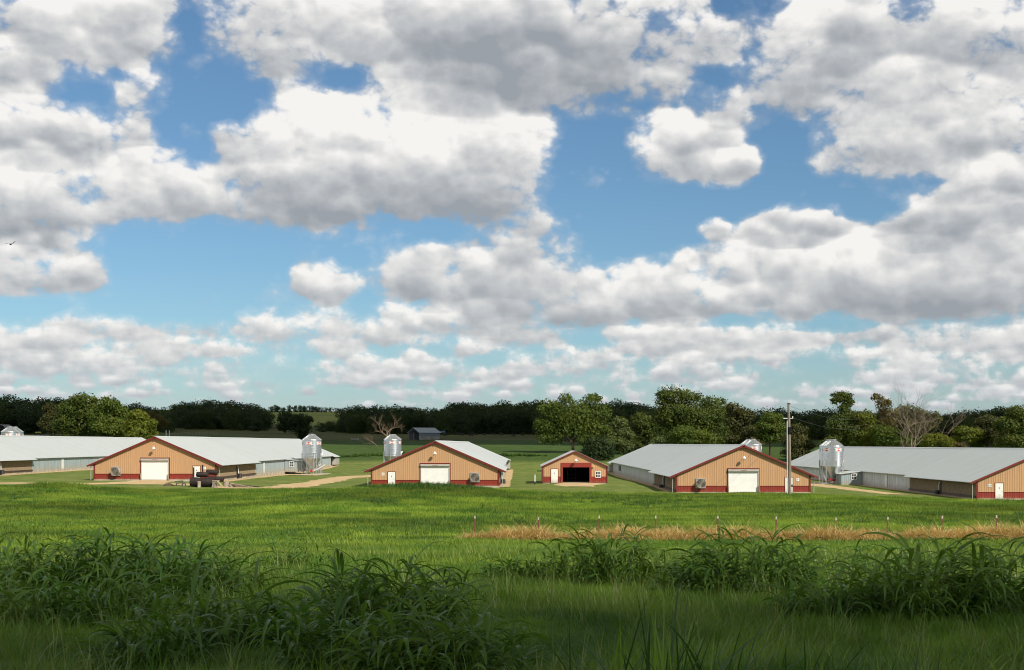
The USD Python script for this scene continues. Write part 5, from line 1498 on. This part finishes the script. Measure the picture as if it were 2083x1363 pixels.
# woods far behind: tree shapes set out in rows, too many and too dim to count
PROFILE = [(-200, 806), (0, 803), (25, 800), (50, 808), (80, 806), (115, 803), (145, 812), (175, 818), (255, 818), (275, 817), (300, 820), (322, 832), (345, 832), (358, 814), (395, 816), (420, 808), (440, 812), (500, 817), (540, 828)]
PROFILE2 = [(548, 828), (560, 822), (575, 829), (590, 823), (640, 825), (690, 829)]
PROFILE3 = [(690, 832), (705, 826), (730, 822), (760, 823), (800, 823), (830, 822), (870, 826), (905, 832), (916, 818), (940, 812), (960, 816), (985, 820), (1010, 815), (1045, 815), (1080, 812), (1110, 812), (1180, 822), (1245, 816), (1260, 810), (1290, 815), (1320, 826), (1400, 826), (1480, 826), (1540, 832), (1560, 829), (1590, 829), (1630, 833), (1660, 831), (1680, 829), (1700, 832), (1800, 836), (1930, 838), (1950, 831), (1985, 833), (2020, 826), (2050, 829), (2083, 831), (2300, 828)]


def far_wood():
    g = np.random.default_rng(77)
    protos = []
    for k in range(5):
        q = np.random.default_rng(500 + k)
        m = 10
        C = np.stack([q.normal(0, .19, m), q.normal(0, .19, m), q.uniform(.22, .80, m)], -1)
        C[0] = (0, 0, .84); C[1] = (.12, .08, .12); C[2] = (-.14, -.05, .10); C[3] = (.02, -.16, .16)
        R = np.stack([q.uniform(.14, .24, m)] * 2 + [q.uniform(.12, .2, m)], -1)
        v, f = crown_leaves(C, R, 1500, .05, q, .5)
        b = MB().put(v, f).tube([(0, 0, -.05), (0, 0, .5)], [.025, .015], 5)
        protos.append(b.mesh())
    pos, sc, rot, which = [], [], [], []

    def row(profile, D0, rows, px0, px1, step, base_lift=0.0, skip=()):
        for r in range(rows):
            px = px0 + g.uniform(0, step)
            while px < px1:
                D = D0 + r * 26 + g.normal(0, 9)
                p = on(px, D)
                if not any(a < px < b and r < c for a, b, c in skip):
                    topz = EYE - (np.interp(px, [a for a, _ in profile], [b for _, b in profile]) - CY) / F * D
                    full = topz - p[2]
                    h = full * (g.uniform(0.90, 1.02) if r >= rows - 2 else g.uniform(0.55, 0.85) + 0.08 * r)
                    h = max(h, 4.0)
                    pos.append((p[0], p[1], p[2] - 0.3)); wdt = min(h, 17) * g.uniform(0.85, 1.25)
                    sc.append((wdt, wdt, h)); rot.append(g.random() * 6.28); which.append(g.integers(0, 5))
                px += step * g.uniform(0.6, 1.4)
    row(PROFILE, 640, 4, -180, 345, 17)
    row(PROFILE, 770, 4, 350, 545, 15)
    row(PROFILE2, 1480, 2, 545, 700, 9)
    row([(640, 858), (705, 850)], 760, 2, 645, 712, 14)
    row(PROFILE3, 735, 4, 700, 1340, 15)
    row(PROFILE3, 640, 4, 1300, 2300, 17)
    pos, sc = np.array(pos), np.array(sc)
    instancer('far_wood', protos, pos, np.array(rot), sc, which, 'dark wood closing off the fields under the sky', [LEAF['far'], LEAF['far'], LEAF['far2'], LEAF['far'], LEAF['far2']])


far_wood()


# ------------------------------------------------------------------ far things in the pasture
def far_barn():
    p = on(842, 600.0)
    t = thing('pasture_barn', 'small dark open-sided barn in the far pasture behind the leafless tree', 'barn', p, math.radians(38))
    hw, L, wall, apex = 4.6, 11.0, 3.3, 5.4
    dk = M('old_grey_wall', (0.20, 0.22, 0.25), 0.8, var=0.2, scale=1.5)
    obj('side_wall', MB().box(-.1 + 0, L, -hw - .08, -hw, 1.5, wall).mesh(), dk, t)
    obj('lower_wall', MB().box(0, L, -hw - .1, -hw + .1, -.6, 1.5).mesh(), M('old_pale_wall', (0.32, 0.30, 0.27), 0.9, var=0.25, scale=1.0), t)
    obj('rear_wall', MB().box(0, L, hw - .1, hw, -.6, wall).box(L - .1, L, -hw, hw, -.6, wall).mesh(), dk, t)
    for s in (-1, 1):
        v = [(x, y, z + dz) for x in (-.5, L + .5) for y, z in ((s * (hw + .5), wall - .2), (0, apex)) for dz in (0, .1)]
        obj('roof_sheet', MB().put(v, [(0, 1, 5, 4), (1, 3, 7, 5), (0, 2, 6, 4), (0, 1, 3, 2), (4, 5, 7, 6)]).mesh(), M('old_grey_roof', (0.33, 0.36, 0.42), 0.6, var=0.12), t)
    for y in (-hw + .2, 0, hw - .2):
        obj('post', MB().box(-.1, .12, y - .12, y + .12, -.6, wall - .1).mesh(), WOOD, t)
    q = on(896, 640.0)
    t = thing('blue_tarp_shelter', 'low blue-covered shelter right of the pasture barn', 'shelter', q)
    obj('cover', MB().put([(-2.4, -1, 2.2), (2.4, -1, 2.3), (2.2, 1, 3.1), (-2.2, 1, 3.0), (-2.4, -1, 2.1), (2.4, -1, 2.2)], [(0, 1, 2, 3), (4, 5, 1, 0)]).mesh(), M('blue_tarp', (0.03, 0.07, 0.16), 0.6), t)
    for x in (-2.2, 2.2):
        obj('leg', MB().box(x - .06, x + .06, -.9, -.8, -.3, 2.2).mesh(), DARK, t)


far_barn()

COWM = M('black_hide', (0.014, 0.013, 0.013), 0.7, var=0.2)


def cow_mesh():
    import manifold3d as m3
    def hull(*balls):
        return m3.Manifold.batch_hull([m3.Manifold.sphere(r, 12).translate(c) for c, r in balls])
    parts = [hull(((-0.75, 0, 1.08), .34), ((0.0, 0, 1.0), .42)), hull(((0.0, 0, 1.0), .42), ((0.62, 0, 1.05), .36)), hull(((0.62, 0, 1.12), .28), ((1.02, 0, 1.22), .18)),
             hull(((1.02, 0, 1.25), .17), ((1.34, 0, 1.05), .10)), hull(((-1.02, 0, 1.2), .05), ((-1.1, 0, .6), .035))]
    for x, k in ((-0.78, -1), (0.62, 1)):
        for y in (-.2, .2):
            parts += [hull(((x, y, .85), .17), ((x + .04 * k, y, .5), .085)), hull(((x + .04 * k, y, .5), .08), ((x, y, .06), .065))]
    for y in (-1, 1):
        parts.append(hull(((1.0, y * .16, 1.34), .05), ((0.97, y * .3, 1.30), .03)))
    m = parts[0]
    for p in parts[1:]:
        m = m + p
    return m


cw = cow_mesh()
COWS = [(905, 'black cow near the blue shelter'), (930, 'black cow left of the pale gap in the wood'), (940, 'black cow close beside the one left of the pale gap'), (958, 'black cow just right of the pale gap in the wood'), (968, 'black cow second right of the pale gap'), (985, 'black cow standing before the dark wood, left of the middle'), (1003, 'black cow before the dark wood, at the middle'),
        (1020, 'black cow right of the middle of the herd'), (1044, 'black cow left of the broad yellow-green tree'), (1062, 'black cow close left of the broad yellow-green tree'), (780, 'black cow left of the pasture barn')]
rc = random.Random(3)
cow0 = None
for px, lab in COWS:
    p = on(px, 660 + rc.uniform(-25, 25))
    rz = rc.uniform(-0.5, 0.5) + rc.choice([0, math.pi])
    if cow0 is None:
        cow0 = thing('cow', lab, 'cow', p, rz, 'black cattle along the far wood')
        obj('body', cw, COWM, cow0, smooth=60)
    else:
        dup(cow0, p, rz, lab)

for k in range(16):
    px = 333 + k * 7.3
    p = on(px, 520 + k * 2)
    t = thing('pasture_fence_post', 'grey wooden post of the far pasture fence', 'fence post', p, 0, 'posts of the far pasture fence')
    obj('post', MB().box(-.09, .09, -.09, .09, -.3, 1.35).mesh(), WOOD, t)
    if k < 15:
        q = on(px + 7.3, 522 + k * 2) - p
        obj('wire', MB().tube([(0, 0, 1.1), q + (0, 0, 1.1)], .02, 4).mesh(), STEEL, t)
for px, lab in ((338, 'tall white gate post at the left of the far fence'), (344.5, 'tall white gate post beside the first one')):
    t = thing('gate_post', lab, 'gate post', on(px, 505))
    obj('post', MB().box(-.14, .14, -.14, .14, -.3, 2.4).mesh(), WHITE, t)
    obj('cap', MB().box(-.18, .18, -.18, .18, 2.4, 2.5).mesh(), WHITE, t)
t = thing('field_gate', 'pale gate in the pasture left of the leafless tree', 'gate', on(722, 560))
for z in (0.4, 0.75, 1.1):
    obj('rail', MB().box(-1.6, 1.6, -.04, .04, z, z + .12).mesh(), GREYBOX, t)
for x in (-1.7, 1.6):
    obj('upright', MB().box(x, x + .1, -.05, .05, -.3, 1.4).mesh(), GREYBOX, t)

# things at the left edge, beyond the roof
p = on(2, 560)
t = thing('hoop_house', 'grey hoop-roofed shelter end at the left edge', 'hoop house', p)
arc = [(2.6 * math.cos(a), 2.6 * math.sin(a) * 1.75) for a in np.linspace(0, math.pi, 15)]
for y in (0.0, 4.0, 8.0):
    obj('hoop', MB().tube([(x, y, z) for x, z in arc], .16, 6).mesh(), GREYBOX, t)
obj('cover', MB().put([(x * 1.03, y, z * 1.03) for y in (0.3, 8.2) for x, z in arc], [(i, i + 1, 15 + i + 1, 15 + i) for i in range(14)]).mesh(), M('grey_fabric', (0.22, 0.22, 0.22), 0.8), t)
p = on(78, 545)
t = thing('hay_rake', 'small yellow farm implement parked beyond the left roof', 'farm implement', p)
obj('hood', MB().put([(-1.3, -.4, 1.0), (1.3, -.4, 1.0), (1.0, .5, 1.5), (-1.0, .5, 1.5), (-1.3, -.4, 1.4), (1.3, -.4, 1.4)], [(0, 1, 5, 4), (4, 5, 2, 3)]).mesh(), M('implement_yellow', (0.42, 0.36, 0.02), 0.5), t)
for x in (-1, 1):
    w = MB().lathe([(0, .12), (.5, .12), (.5, -.12), (0, -.12)], 16).mesh(); w.apply_transform(trimesh.transformations.rotation_matrix(math.pi / 2, (0, 1, 0))); w.apply_translation((x * 1.1, 0, .5))
    obj('wheel', w, DARK, t)
obj('frame', MB().bar((-1.1, 0, .6), (1.1, 0, .6), .15, .15).bar((0, 0, .6), (0, -1.6, .5), .12, .12).mesh(), RUST, t)
p = on(90, 500)
t = thing('dark_car', 'dark low car just showing above the left roof', 'car', p, 0.1)
sec = [(-2.1, .35), (-2.1, .8), (-1.3, .92), (-.8, 1.4), (.7, 1.42), (1.3, .95), (2.1, .8), (2.1, .35)]
obj('body', MB().put([(x, y, z) for y in (-.85, .85) for x, z in sec], [(i, i + 1, 8 + i + 1, 8 + i) for i in range(7)] + [(0, 3, 2, 1), (0, 5, 4, 3), (0, 7, 6, 5), (8, 9, 10, 11), (8, 11, 12, 13), (8, 13, 14, 15)]).mesh(), DARK, t)
for x in (-1.3, 1.3):
    for y in (-.8, .8):
        w = MB().lathe([(0, .1), (.33, .1), (.33, -.1), (0, -.1)], 14).mesh(); w.apply_transform(trimesh.transformations.rotation_matrix(math.pi / 2, (1, 0, 0))); w.apply_translation((x, y, .33))
        obj('wheel', w, BLACK, t)
obj('window_band', MB().put([(-.78, -.86, 1.36), (.66, -.86, 1.37), (1.1, -.86, 1.0), (-1.15, -.86, .98)], [(0, 1, 2, 3)]).mesh(), GLASS, t)

# a bird in the sky
p = at(21.5, 497, 150.0)
t = thing('bird', 'small dark bird soaring before the cloud at the left', 'bird', p)
obj('body', trimesh.creation.icosphere(2, 1.0).apply_transform(np.diag((.10, .26, .08, 1))), COWM, t, smooth=True)
wing = lambda s: MB().put([(0, .12, .02), (0, -.10, .02), (s * .28, -.14, .12), (s * .30, .10, .13), (s * .62, -.22, .34 if s > 0 else .06), (s * .56, -.02, .32 if s > 0 else .07)], [(0, 1, 2, 3), (3, 2, 4, 5)]).mesh()
obj('wing', wing(1), COWM, t); obj('wing', wing(-1), COWM, t)
obj('tail', MB().put([(-.06, -.2, 0), (.06, -.2, 0), (.12, -.45, 0), (-.12, -.45, 0)], [(0, 1, 2, 3)]).mesh(), COWM, t)


# ------------------------------------------------------------------ cumulus overhead, whose shadows lie on the near grass and on the far woods
def cloud(label, x0, x1, y0, y1, alt, r, seed, loose=0.95):
    """A flat-based cloud whose shadow falls on the given stretch of land."""
    g = np.random.default_rng(seed)
    k = alt / math.tan(SUN_EL)
    ox, oy = math.sin(SUN_AZ) * k, math.cos(SUN_AZ) * k
    ball = trimesh.creation.icosphere(2, 1.0)
    b = MB()
    step = r * loose
    for xx in np.arange(x0 + r * .5, x1, step):
        for yy in np.arange(y0 + r * .6, y1 - r * .55, step):
            rr = r * g.uniform(0.75, 1.15)
            e = max(abs((xx - (x0 + x1) / 2) / ((x1 - x0) / 2)), abs((yy - (y0 + y1) / 2) / ((y1 - y0) / 2)))
            v = ball.vertices * rr
            v = v * (1 + 0.5 * (meshkit.fbm(ball.vertices * 1.7 + (xx, yy, 3.0), 3, seed)[:, None] - 0.5))
            v[:, 2] = np.where(v[:, 2] < 0, v[:, 2] * .25, v[:, 2] * (0.55 + 0.45 * (1 - e)))
            b.put(v + (xx + ox + g.normal(0, r * .12), yy + oy + g.normal(0, r * .12), alt), ball.faces)
    gr = Graph()
    d = gr.n('diffuse_bsdf', 'BSDF', color=(0.9, 0.9, 0.9))
    tl = gr.n('translucent_bsdf', 'BSDF', color=(0.9, 0.9, 0.9))
    if 'cloud_vapour' not in _mats:
        _mats['cloud_vapour'] = gr.make(LK + 'cloud_vapour', surface=gr.n('mix_closure', 'closure', fac=0.5, closure1=d, closure2=tl))
    tag(obj('cloud', b.mesh(), _mats['cloud_vapour'], smooth=True), label, 'cloud')


if CLOUD_SHADE:
    cloud('small cumulus high behind the viewer, over the near grass', -70, 70, -110, 28, 620, 11, 1, 1.19)
    cloud('wide cumulus bank high overhead, over the far woods', -950, 950, 540, 2200, 900, 110, 2)
